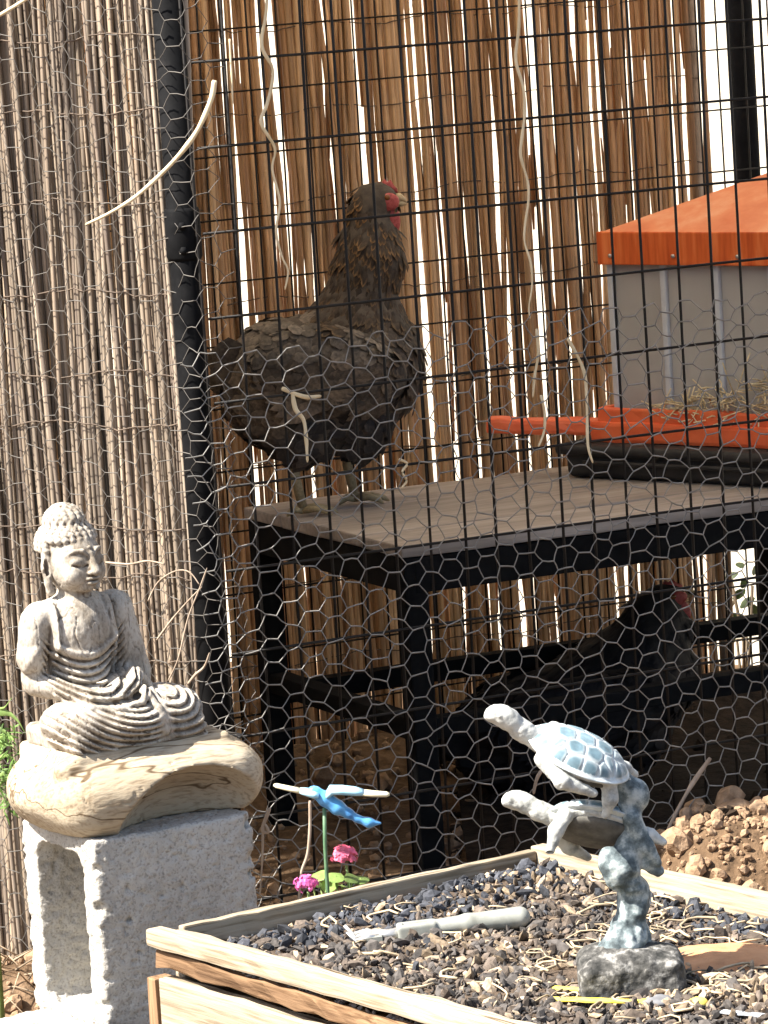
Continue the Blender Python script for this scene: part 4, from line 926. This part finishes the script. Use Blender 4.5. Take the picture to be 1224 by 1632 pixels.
CV = []
for V, F in clod_variants(12, 31): CV.append((V * np.array([1.5, .75, .45]), F))
# coarse chips: smaller polyhedra keep this light
keepm = np.ones(NCH, bool)
for px, py, rx in ((1150, 1530, .055), (900, 1553, .022), (1120, 1515, .03)): keepm &= ~((np.hypot(P2[:, 0] - atz(px, py, ZS)[0], (P2[:, 1] - atz(px, py, ZS)[1]) * .8) < rx) & (rg.random(NCH) < .9))
scatter('bark_chips', M['chips'], P2[keepm], rg.gamma(3.2, .00105, NCH).clip(.0014, .0085)[keepm], soil_h, ('loose dark and tan bark chips over the planter soil', 'bark chips'), variants=CV, tints=tin[keepm], seed=9, sink=.2)
# gravel caught in the split below the rim
rgx = np.random.default_rng(77); mb = MB()
for i in range(150):
    f = rgx.uniform(.10, .74); V, F = CV[rgx.integers(12)]; s = rgx.uniform(.002, .0042)
    mb.add(V * s @ rot_rand(rgx).T + pp(f, .013 - .004 * f, ZR - .0205 - .0022 - .011 * f + rgx.uniform(0, .003)), F, np.array([.13, .12, .115]) * rgx.uniform(.5, 1.5))
tag(mb.build('gravel_in_split', M['chips'], pl, smooth=False), kind='stuff')

# bare reddish soil beside the turtle ornament
pr = atz(1165, 1530, ZS); S = Sculpt((-.10, -.08, -.02), (.10, .08, .03), .003); S.ell((0, 0, -.004), (.085, .055, .013))
V, Q = S.surface(); V += vert_normals(V, Q) * (.0016 * fbm(V, 60, 3, 1))[:, None]
tag(MB().add(V, Q).build('bare_red_soil', M['redsoil'], None, frame(pr + UZ * .001, np.r_[PB[:2] * .6 + PF[:2] * .8, 0], np.r_[PB[:2] * .8 - PF[:2] * .6, 0], UZ)), 'smooth patch of bare reddish soil at the foot of the turtle ornament', 'soil', kind='stuff')

# ---- hand fork lying on the soil
h0 = atz(828, 1462, ZS + .013); h1 = atz(552, 1497, ZS + .006); ax = h1 - h0; LT = np.linalg.norm(ax); ax /= LT; ay = np.cross(UZ, ax); ay /= np.linalg.norm(ay); az = np.cross(ax, ay)
hw = frame(h0, ax, ay, az)
fk = empty('hand_fork', hw, 'small grey handled garden hand fork lying on the bark in the planter', 'hand fork')
S = Sculpt((-.02, -.02, -.02), (.125, .02, .02), .0011)
S.cap((.0, 0, 0), (.05, 0, .0005), .0105, .0092, k=.002).cap((.05, 0, .0005), (.082, 0, .0), .0092, .0082, k=.004).box((.100, 0, -.0005), (.019, .0105, .0085), .003, k=.004)
S.box((.100, 0, .009), (.013, .004, .003), .001, cut=True)
V, Q = S.surface(); MB().add(V, Q).build('handle', M['tool'], fk, hw)
hd_ = MB().tube([(.112, 0, 0), (.128, 0, -.001), (.142, 0, 0)], [.006, .0055, .007], 10); hd_.build('neck', M['steel'], fk, hw)
for y in (-.014, 0, .014):
    MB().tube([(.138, y * .3, 0), (.146, y * .9, .002), (.160, y, .0), (LT - .012, y, -.004), (LT, y, .014 if y == 0 else .010)], [.0035, .0035, .003, .0026, .001], 8).build('tine', M['steel'], fk, hw)
MB().add(*boxv((.143, 0, 0), (1, 0, 0), (0, 1, 0), (0, 0, 1), .008, .017, .0024)).build('crossbar', M['tool'], fk, hw, smooth=False)

# ---- yellow plant labels, pebble and small litter
def stick(name, label, cat, a, b, w, h, mat, group=None):
    a = np.array(a); b = np.array(b); o = board(name, None, mat, a, b, w, h, n=8, jit=.0003, bev=.0008); return tag(o, label, cat, group)
stick('plant_label', 'long yellow plastic plant label lying behind the planter rim, lower of two', 'plant label', atz(878, 1592, ZS + .006), atz(1032, 1596, ZS + .006), .010, .0025, M['yellow'], 'yellow plant labels')
stick('plant_label', 'yellow plastic plant label with notched edge, upper of two by the turtle base', 'plant label', atz(882, 1574, ZS + .005), atz(1024, 1584, ZS + .005), .007, .0025, M['yellow'], 'yellow plant labels')
sph(MB(), (0, 0, 0), (.010, .007, .0065)).build('yellow_cap', M['yellow'], None, T(atz(1112, 1600, ZS + .006))); tag(bpy.data.objects['yellow_cap'], 'small bright yellow plastic cap on the soil near the planter rim', 'cap')
V, F = clod_variants(1, 91, 3)[0]; tag(MB().add(V * [.012, .009, .006], F).build('pebble', M['pebble'], None, T(atz(1050, 1596, ZS + .006))), 'smooth dark grey pebble between the yellow labels and the yellow cap', 'pebble')
stick('white_strip', 'pale flat strip on the soil at the bottom edge of the picture', 'strip', atz(1150, 1612, ZS + .005), atz(1250, 1622, ZS + .005), .008, .002, M['rib'])
stick('terracotta_shard', 'small terracotta shard near the back rim of the planter', 'shard', atz(625, 1416, ZS + .006), atz(662, 1409, ZS + .007), .012, .004, M['plank_red'])
rg = np.random.default_rng(15); mb = MB()
for i in range(130):
    f = rg.uniform(.03, PL - .05); b = rg.uniform(.05, PD - .02)
    if i < 60: p_ = atz(rg.uniform(880, 1224), rg.uniform(1430, 1620), ZS); v = p_ - K0; f, b = float(v @ PF), float(v @ PB)
    if not (.02 < f < PL - .02 and .045 < b < PD - .01): continue
    a = rg.uniform(0, 6.28); L = rg.uniform(.010, .032); cv = rg.normal(0, 1.1); P = []
    for q in np.linspace(-1, 1, 6):
        x = f + L * q * math.cos(a + cv * q); y = b + L * q * math.sin(a + cv * q); x = min(max(x, .016), PL - .016); y = min(max(y, .036), PD - .006)
        w_ = pp(x, y, 0); P.append((w_[0], w_[1], float(soil_h(w_[:1], w_[1:2])[0]) + .0055 + .004 * (1 - q * q) * rg.random()))
    mb.tube(P, rg.uniform(.0007, .0015), 5, col=np.array([.50, .39, .25]) * rg.uniform(.6, 1.25))
tag(mb.build('dry_roots', M['hay']), 'curly dry roots and stalks scattered over the planter soil', 'dry roots', kind='stuff')

# ================================================================== turtle ornament
TO = atz(1003, 1570, ZS + .004); SPX = FPX / TO[1]
def lp(px, py, dy=0.): return np.array([(px - 1003 + ROLL * (1570 - py)) / SPX, dy, (1570 - py) / SPX / .977 - .22 * dy])
to = empty('turtle_ornament', T(TO), 'patinated ornament of two swimming turtles on a coral column', 'ornament')
px_ = 1 / SPX
S = Sculpt((-.06, -.06, -.012), (.07, .06, .055), .0013)
S.box((.002, 0, .010), (.047, .040, .022), .012).ell((.0, 0, .026), (.040, .034, .016), .012)
V, Q = S.surface(); V += vert_normals(V, Q) * (.0022 * fbm(V, 70, 3, 3))[:, None]; MB().add(V, Q).build('base_stone', M['stonebase'], to, T(TO))
S = Sculpt((-.06, -.06, .0), (.06, .06, .24), .0014)
S.chain([lp(992, 1520), lp(1000, 1490), lp(1005, 1448)], [45 * px_, 34 * px_, 21 * px_], .006)
S.chain([lp(1005, 1448), lp(1003, 1410), lp(988, 1375, -.006), lp(1006, 1335), lp(1002, 1290), lp(994, 1248), lp(985, 1222)], [20 * px_, 20 * px_, 26 * px_, 20 * px_, 15 * px_, 17 * px_, 12 * px_], .008)
S.ell(lp(966, 1365, -.01), (18 * px_, 16 * px_, 22 * px_), .006).ell(lp(975, 1400, -.012), (15 * px_, 14 * px_, 18 * px_), .006)
S.ell(lp(1016, 1262), (18 * px_, 20 * px_, 26 * px_), .006).ell(lp(1022, 1425, .0), (16 * px_, 18 * px_, 26 * px_), .006)
S.chain([lp(1005, 1300, -.008), lp(1026, 1345, -.008), lp(1046, 1374, -.008)], [15 * px_, 14 * px_, 8 * px_], .004)
S.chain([lp(1008, 1345, -.004), lp(1030, 1372, -.004), lp(1048, 1388, -.004)], [14 * px_, 11 * px_, 9 * px_], .004)
V, Q = S.surface(); Nn = vert_normals(V, Q); k_ = np.clip((.14 - V[:, 2]) / .05, .15, 1)
V += Nn * ((.0030 * vnoise(V, 75, 3) - .0042 * np.clip(vnoise(V, 85, 8) - .25, 0, 1) + .0012 * vnoise(V, 220, 4)) * k_)[:, None]
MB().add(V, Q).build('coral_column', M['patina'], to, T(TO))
def turtle(center, fwd, up, flip, sc, name):
    f_ = np.array(fwd, float); f_ /= np.linalg.norm(f_); u_ = np.array(up, float); u_ -= f_ * (u_ @ f_); u_ /= np.linalg.norm(u_); l_ = np.cross(u_, f_)
    wm = frame(TO + center, f_, l_, u_) @ Matrix.Scale(sc, 4)
    S = Sculpt((-.085, -.085, -.05), (.11, .085, .035), .0013)
    S.ell((0, 0, -.003), (.050, .038, .009)).chain([(.040, 0, -.002), (.062, 0, .002), (.076, 0, .007)], [.0115, .0100, .0105], .006)
    S.ell((.086, 0, .009), (.0165, .0108, .0112), .005).ell((.098, 0, .005), (.0065, .0075, .006), .003)
    for s in (-1, 1): S.ell((.091, s * .0092, .0125), (.0028, .0022, .0024), .001).chain(flip['front'][0 if s > 0 else 1], [.0088, .0080, .0045], .004).chain(flip['rear'][0 if s > 0 else 1], [.009, .0075, .004], .004)
    S.cap((-.048, 0, -.003), (-.062, 0, -.006), .005, .002, k=.003)
    V, Q = S.surface(); V += vert_normals(V, Q) * (.0006 * fbm(V, 180, 2, 5) - .0007 * np.clip(vnoise(V * [1, 1.6, 1], 230, 6) - .1, 0, 1) * (V[:, 2] < .004))[:, None]
    t_ = MB().add(V, Q).build('turtle', M['patina_pale'], to, wm)
    S = Sculpt((-.065, -.055, -.012), (.065, .055, .035), .0011)
    S.ell((0, 0, 0), (.053, .0395, .0215)); S.box((0, 0, -.03), (.1, .1, .029), 0, cut=True); S.ell((0, 0, .0005), (.0565, .0440, .0048), .002)
    V, Q = S.surface(); cen = [(x, 0) for x in (-.042, -.021, .0, .021, .042)] + [(x, s * .022) for x in (-.031, -.0105, .0105, .031) for s in (-1, 1)] + [(.047 * math.cos(a), .036 * math.sin(a)) for a in np.linspace(0, 2 * math.pi, 17)[:-1] + .2]
    cen = np.array(cen); d = np.sqrt(((V[:, None, :2] - cen[None]) ** 2).sum(-1)); d.sort(axis=1); e = d[:, 1] - d[:, 0]; top_ = V[:, 2] > .004
    g = np.clip(1 - e / .0032, 0, 1) * top_; V += vert_normals(V, Q) * (-.0013 * g + .0004 * vnoise(V, 140, 2))[:, None]
    mb = MB().add(V, Q); tone = np.clip(e / .008, 0, 1) * top_; nzv = .5 + .5 * vnoise(V, 55, 7)
    mb.C.append(((1 - tone)[:, None] * np.array([.46, .50, .50]) + tone[:, None] * (np.array([.055, .105, .13]) * (1 - nzv[:, None]) + np.array([.20, .29, .33]) * nzv[:, None])).astype(np.float32))
    mb.build('shell', M['shell'], t_, wm)
    sph(MB(), (-.002, 0, -.009), (.046, .0345, .010), 24, 14).build('plastron', M['plastron'], t_, wm); return t_
turtle(lp(916, 1192, -.012), (-.89, -.10, .445), (.42, -.30, .86), {'front': ([(.036, .026, -.006), (.012, .043, -.012), (-.022, .040, -.013)], [(.034, -.026, -.006), (.020, -.056, -.012), (-.008, -.074, -.016)]),
    'rear': ([(-.036, .018, -.006), (-.044, .026, -.020), (-.046, .030, -.036)], [(-.036, -.018, -.006), (-.056, -.028, -.010), (-.070, -.034, -.014)])}, .90, 'turtle')
turtle(lp(944, 1305, .012), (-.945, -.16, .30), (.32, .62, .72), {'front': ([(.038, .022, -.006), (.047, .020, -.026), (.050, .012, -.050)], [(.030, -.028, -.006), (.012, -.046, -.010), (-.014, -.058, -.012)]),
    'rear': ([(-.036, .018, -.006), (-.056, .026, -.012), (-.070, .030, -.018)], [(-.036, -.018, -.006), (-.052, -.028, -.010), (-.064, -.036, -.014)])}, .84, 'turtle')

# ================================================================== blue bird stake and pink flowers behind the planter
DB = 4.52
def bp_(px, py, d=0.): return aty(px, py, DB + d)
sp_ = DB / FPX
base = bp_(519, 1400)
bird = empty('bird_stake', T(base[0], base[1], 0), 'blue and cream bird ornament on a green garden stake', 'garden stake')
g0 = float(ground_z(base[:1], base[1:2])[0])
MB().tube([(base[0], base[1], g0 - .05), bp_(521, 1400), bp_(518, 1345), bp_(517, 1288)], .0021, 8).build('rod', M['stake'], bird)
O = bp_(520, 1280)
S = Sculpt((-.05, -.03, -.05), (.09, .03, .04), .0011)
q = lambda px, py, d=0.: (bp_(px, py, d) - O)
S.chain([q(494, 1262), q(505, 1264), q(518, 1273), q(538, 1287), q(556, 1297), q(570, 1305), q(588, 1311), q(606, 1312)], [r * sp_ for r in (5, 9, 12, 12, 8, 6, 8, 2.5)], .003)
S.ell(q(500, 1260), np.array([10, 9, 8]) * sp_, .002)
V, Q = S.surface(); MB().add(V, Q).build('body', M['blue'], bird, T(O))
def wing(parent, pts, rs, chord, mat, name):
    P = np.array([bp_(*p) for p in pts]); c = P.mean(0); mb = MB().tube(P - c, [r * sp_ for r in rs], 12); mb.V[0] = mb.V[0] * np.array([1, chord, 1], np.float32)
    return mb.build(name, mat, parent, T(c))
w1 = wing(bird, [(508, 1266), (500, 1265), (488, 1262), (478, 1260)], (5, 7, 6, 4.5), 3.2, M['pale_blue'], 'wing')
wing(w1, [(482, 1261), (462, 1257), (440, 1252), (436, 1251)], (4.4, 4, 3.4, 1.5), 3.2, M['cream'], 'wing_tip')
w2 = wing(bird, [(520, 1270), (528, 1259), (545, 1259), (566, 1261), (580, 1263)], (5, 8, 7.5, 7, 5), 2.6, M['pale_blue'], 'wing')
wing(w2, [(576, 1263), (594, 1265), (616, 1266), (621, 1266)], (5, 5, 4.2, 2), 2.6, M['cream'], 'wing_tip')

def flower(parent_label, px, py, d, r, seed, npet, c0):
    rg = np.random.default_rng(seed); c = bp_(px, py, d); gz = float(ground_z(c[:1], c[1:2])[0])
    root = empty('pink_flower', T(c[0] + .01, c[1], gz), parent_label, 'flower', 'pink flowers behind the planter')
    st = MB().tube([(c[0] + .01, c[1] + .01, gz - .02), (c[0] + .012, c[1] + .005, gz + .2), (c[0] + .002, c[1], c[2] - r * .6)], [.002, .0018, .0014], 6); st.C = [np.tile(np.array([.20, .30, .10], np.float32), (st.n, 1))]
    st.build('stem', M['leaf'], root)
    mb = MB()
    for i in range(npet):
        n_ = rg.normal(size=3); n_[2] = abs(n_[2]) * .8 + rg.normal(0, .35); n_ /= np.linalg.norm(n_); p = c + n_ * r * rg.uniform(.6, 1.0) * np.array([1, 1, .85])
        t_ = np.cross(n_, rg.normal(size=3)); t_ /= np.linalg.norm(t_); b_ = np.cross(n_, t_); s = r * rg.uniform(.30, .46)
        V = [p - t_ * s * .5, p + b_ * s * .55 + n_ * s * .2, p + t_ * s * .6 + n_ * s * .35, p - b_ * s * .55 + n_ * s * .2, p + n_ * s * .08]
        mb.add(V, np.array([[0, 1, 4], [1, 2, 4], [2, 3, 4], [3, 0, 4]]), np.array(c0) * rg.uniform(.75, 1.3))
    tag(mb.build('petals', M['pink'], root), kind='stuff')
flower('pink flower head standing tall behind the planter rim', 548, 1366, .03, .0145, 3, 150, (.72, .17, .27))
flower('low magenta pink flower head half hidden by the planter rim', 487, 1410, .0, .0125, 4, 120, (.70, .16, .42))
c = bp_(540, 1402, .03); gz = float(ground_z(c[:1], c[1:2])[0])
lf = empty('leafy_plant', T(c[0], c[1], gz), 'pale green leaves at the foot of the bird stake behind the planter', 'plant'); rg = np.random.default_rng(6)
def leaf_blade(mb, p, d, n_, L, w, col, droop=.2, k=5):
    d = d / np.linalg.norm(d); b_ = np.cross(n_, d); b_ /= np.linalg.norm(b_) + 1e-9; V = []; 
    for i in range(k + 1):
        t = i / k; ww = w * (math.sin(math.pi * min(1, t * .93 + .05)) ** .7); c_ = p + d * L * t - np.array([0, 0, droop * L * t * t])
        V += [c_ + b_ * ww, c_ + n_ * .12 * w, c_ - b_ * ww]
    F = []
    for i in range(k): F += [[3 * i, 3 * i + 1, 3 * i + 4, 3 * i + 3], [3 * i + 1, 3 * i + 2, 3 * i + 5, 3 * i + 4]]
    return mb.add(V, np.array(F), col)
for px, py, w in ((508, 1394, .013), (535, 1396, .012), (560, 1398, .010), (575, 1400, .010), (498, 1404, .009), (545, 1410, .012), (525, 1408, .012)):
    p = bp_(px, py, .03 + rg.uniform(-.02, .02)); d = np.array([rg.normal(), rg.normal() - .4, .5]); n_ = np.array([rg.normal(0, .3), -.6, .8]); n_ /= np.linalg.norm(n_)
    leaf_blade(MB(), p - d / np.linalg.norm(d) * .012, d, n_, .024, w * .8, np.array([.17, .25, .07]) * rg.uniform(.8, 1.5)).build('leaf', M['leaf'], lf)
    st = MB().tube([c * [1, 1, 0] + [0, 0, gz - .01], (c * [1, 1, 0] + [0, 0, gz] + p) / 2 + [.006, 0, .02], p], .0011, 5); st.C = [np.tile(np.array([.2, .26, .08], np.float32), (st.n, 1))]; st.build('stem', M['leaf'], lf)

# ================================================================== dry fibres caught in the wire
def strand(name, label, pts, r, place, mat='straw', cat='straw', flat=1., group='dry fibres caught in the wire'):
    P = np.array([place(*p) for p in pts]); k = np.linspace(0, len(P) - 1, 6 * (len(P) - 1) + 1); i = np.clip(k.astype(int), 0, len(P) - 2); f = (k - i)[:, None]
    p0 = P[np.maximum(i - 1, 0)]; p1 = P[i]; p2 = P[i + 1]; p3 = P[np.minimum(i + 2, len(P) - 1)]
    C_ = .5 * (2 * p1 + (p2 - p0) * f + (2 * p0 - 5 * p1 + 4 * p2 - p3) * f ** 2 + (3 * p1 - p0 - 3 * p2 + p3) * f ** 3)
    n = len(C_); u_ = np.linspace(0, 1, n); rr = r * (1 + .28 * vnoise(C_, 70, 3)) * (1.08 - .5 * u_ ** 2.2); rr[0] *= .8; rr[-1] *= .4
    c = C_.mean(0); return tag(MB().tube(C_ - c, rr, 6).build(name, M[mat], None, T(c)), label, cat, group)
fr = lambda px, py: front(px, py, .006)
nr = lambda px, py: aty(px, py, 4.965)
strand('reed_strip', 'long pale curved strip of reed hanging across the corner post', [(342, 128), (336, 160), (312, 212), (272, 262), (218, 312), (172, 341), (136, 358)], .0031, nr)
strand('reed_strip', 'pale strip of reed cut by the top left corner of the picture', [(70, -22), (36, 2), (0, 24), (-30, 42)], .0026, lambda a, b: aty(a, b, 5.08))
strand('dry_fibre', 'pale wavy fibre hanging down the wire to the left of the standing hen', [(427, -40), (424, 20), (417, 72), (434, 108), (433, 135), (425, 168), (416, 196), (438, 236), (434, 270), (446, 322), (440, 368), (449, 408), (459, 432), (454, 462)], .0017, fr)
strand('dry_fibre', 'short straight fibre hanging near the corner post above the curved strip end', [(366, 62), (369, 120), (371, 166)], .0014, fr)
strand('dry_fibre', 'long wavy pale fibre hanging down the wire to the right of the standing hen', [(827, -40), (827, 40), (822, 95), (834, 140), (836, 182), (831, 225), (830, 250), (841, 290), (842, 322), (837, 356), (836, 386), (846, 420), (848, 455), (843, 488), (845, 508)], .0017, fr)
strand('dry_fibre', 'pale fibre in the wire just above the orange perch', [(855, 524), (858, 562), (852, 600), (849, 634)], .0017, fr)
strand('dry_fibre', 'small curled fibre crossing the orange perch', [(862, 630), (868, 658), (867, 688), (858, 712)], .0018, fr)
strand('dry_fibre', 'pale fibre crossing the left end of the red feeder tray', [(905, 540), (930, 590), (935, 640), (936, 690), (938, 716), (945, 738)], .0019, fr)
strand('dry_fibre', 'thick short pale fibre lying across the flank of the hen', [(450, 619), (468, 627), (490, 633), (512, 631)], .0031, fr)
strand('dry_fibre', 'pale hooked fibre hanging down over the belly of the hen', [(466, 626), (471, 652), (484, 670), (488, 700), (490, 737)], .0026, fr)
strand('dry_fibre', 'small pale curl of fibre above the table to the right of the hen legs', [(636, 732), (649, 739), (641, 752), (648, 766), (640, 778)], .0018, fr)
strand('dry_stick', 'dry stick slanting through the netting behind the turtles', [(1132, 1208), (1098, 1258), (1068, 1316), (1058, 1346)], .0027, lambda a, b: front(a, b, .014), 'twig', 'stick')
strand('dry_stick', 'pinkish dry leaf stalk in the netting above the lower turtle', [(868, 1222), (856, 1240), (850, 1266)], .0026, lambda a, b: front(a, b, .014), 'twig', 'stick')
strand('dry_stalk', 'thin upright dry stalk beside the bird stake', [(494, 1276), (494, 1320), (490, 1362), (480, 1392), (476, 1440)], .0018, lambda a, b: aty(a, b, 4.75), 'twig', 'stalk')
strand('dry_stalk', 'looped dry stalk beside the concrete block and the flowers', [(430, 1288), (418, 1322), (428, 1326), (420, 1316), (418, 1370), (414, 1430)], .0016, lambda a, b: aty(a, b, 4.9), 'twig', 'stalk')
lw = lambda a, b: left(a, b, .045)
strand('vine_tendril', 'thin dry tendril arching level with the face of the statue', [(168, 896), (205, 899), (235, 894), (262, 899)], .0013, lw, 'twig', 'tendril', group='dry vine tendrils beside the statue')
strand('vine_tendril', 'dry tendril arching over the shoulder of the statue', [(236, 958), (252, 928), (280, 910), (302, 912), (318, 932)], .001, lw, 'twig', 'tendril', group='dry vine tendrils beside the statue')
strand('vine_tendril', 'dry tendril climbing from the lap of the statue to the netting', [(268, 1085), (284, 1050), (300, 985), (318, 938), (330, 905)], .001, lw, 'twig', 'tendril', group='dry vine tendrils beside the statue')
strand('vine_tendril', 'forked dry tendril leaning out over the knee of the statue', [(300, 1090), (312, 1075), (326, 1062), (334, 1040)], .0015, lw, 'twig', 'tendril', group='dry vine tendrils beside the statue')
strand('vine_tendril', 'straight dry tendril crossing the others behind the statue lap', [(250, 1020), (272, 990), (296, 962), (322, 935)], .0012, lw, 'twig', 'tendril', group='dry vine tendrils beside the statue')
# tangle of cut wire ends and roots at the foot of the corner post
rg = np.random.default_rng(18); mb = MB()
for i in range(9):
    a = nr(350, 1168) + rg.normal(0, .004, 3); b = nr(rg.uniform(355, 405), rg.uniform(1142, 1200)); m_ = (a + b) / 2 + rg.normal(0, .008, 3)
    mb.tube([a, m_, b], [.0012, .001, .0008], 5)
tag(mb.build('wire_tangle', M['wire_galv']), 'tangle of cut grey wire ends beside the carved log', 'wire')

# ================================================================== plants and litter at the left edge
c = np.array([-.475, 4.93]); gz = float(ground_z(c[:1], c[1:])[0]); weed = empty('green_weed', T(c[0], c[1], gz), 'feathery green weed at the left edge behind the log', 'weed'); rg = np.random.default_rng(22)
w = lambda a, b: aty(a, b, 4.93)
for pts, wd in (([(-30, 1145), (-4, 1128), (18, 1126), (34, 1138), (46, 1158)], .0042), ([(-20, 1110), (0, 1122), (12, 1118), (24, 1100)], .002), ([(-25, 1200), (0, 1178), (18, 1180), (30, 1200)], .003),
                ([(-20, 1235), (6, 1205), (22, 1212), (34, 1238)], .003), ([(-20, 1260), (5, 1228), (20, 1238), (26, 1262)], .003), ([(-30, 1170), (-5, 1160), (14, 1168), (22, 1184)], .003), ([(-20, 1280), (4, 1250), (18, 1258)], .003), ([(-25, 1225), (-4, 1195), (10, 1192), (20, 1180)], .0025)):
    P = np.array([w(*p) for p in pts]); k = np.linspace(0, len(P) - 1, 12); P = np.stack([np.interp(k, np.arange(len(P)), P[:, j]) for j in range(3)], 1); P[:, 1] += np.linspace(0, -.02, 12) + rg.normal(0, .02)
    V = []; F = []
    for i, p in enumerate(P):
        ww = wd * (1 - (i / 11) ** 2 * .9); V += [p + [0, 0, ww], p + [0, -.0015, 0], p - [0, 0, ww]]
    for i in range(11): F += [[3 * i, 3 * i + 1, 3 * i + 4, 3 * i + 3], [3 * i + 1, 3 * i + 2, 3 * i + 5, 3 * i + 4]]
    mb = MB().add(V, np.array(F), np.array([.20, .30, .085]) * rg.uniform(.7, 1.7))
    mb.build('leaf', M['leaf'], weed)
mb = MB()
for i in range(260):
    p = w(rg.uniform(-40, 26), rg.uniform(1160, 1290)) + [0, rg.uniform(-.03, .03), 0]; d = rg.normal(size=3) + [.2, 0, .2]; leaf_blade(mb, p, d, np.array([0, -1, .3]) + rg.normal(0, .3, 3), rg.uniform(.008, .02), .0011, np.array([.12, .21, .05]) * rg.uniform(.6, 1.6), k=3)
mb.tube([(c[0], c[1], gz - .02), w(-18, 1300), w(-12, 1210), w(-16, 1130)], [.003, .0025, .002, .001], 6, col=(.2, .26, .08)); mb.build('fronds', M['leaf'], weed)
tag(bpy.data.objects['fronds'], kind='stuff')
mb = MB()
for i in range(260):
    x = rg.uniform(-.72, -.36); y = rg.uniform(4.86, 5.12); z = float(ground_z(np.array([x]), np.array([y]))[0]); a = rg.uniform(0, 6.28); L = rg.uniform(.02, .07); up_ = rg.uniform(.2, 1.2)
    p = np.array([x, y, z + .002]); d = np.array([math.cos(a), math.sin(a), 0]); mb.tube([p - d * L * .3, p + d * L * .2 + [0, 0, L * .5 * up_], p + d * L * .7 + [0, 0, L * .45 * up_ * rg.random()]], [.0013, .0011, .0005], 4, col=np.array([.36, .27, .18]) * rg.uniform(.5, 1.4))
tag(mb.build('dry_grass', M['hay']), 'dry grass and leaf litter at the foot of the weathered reed screen', 'dry grass', kind='stuff')
# shrub between the run and the bright wall
c = rear(1176, 945, -.22); gz = 0.; sh = empty('leafy_shrub', T(c[0], c[1], 0), 'low leafy shrub against the bright wall seen under the table', 'shrub'); mb = MB(); rg = np.random.default_rng(30)
for i in range(14):
    p = c + rg.normal(0, [.02, .03, .05]); d = rg.normal(size=3) + [0, 0, -.1]; n_ = np.array([0, -1, .2]) + rg.normal(0, .4, 3); leaf_blade(mb, p, d, n_ / np.linalg.norm(n_), rg.uniform(.02, .038), .008, np.array([.03, .045, .014]) * rg.uniform(.6, 1.6), k=4)
for i in range(5): mb.tube([(c[0], c[1], -.03), c * [1, 1, .5] + rg.normal(0, .02, 3), c + rg.normal(0, .05, 3)], .003, 5, col=(.10, .07, .04))
tag(mb.build('foliage', M['leaf'], sh), kind='stuff')
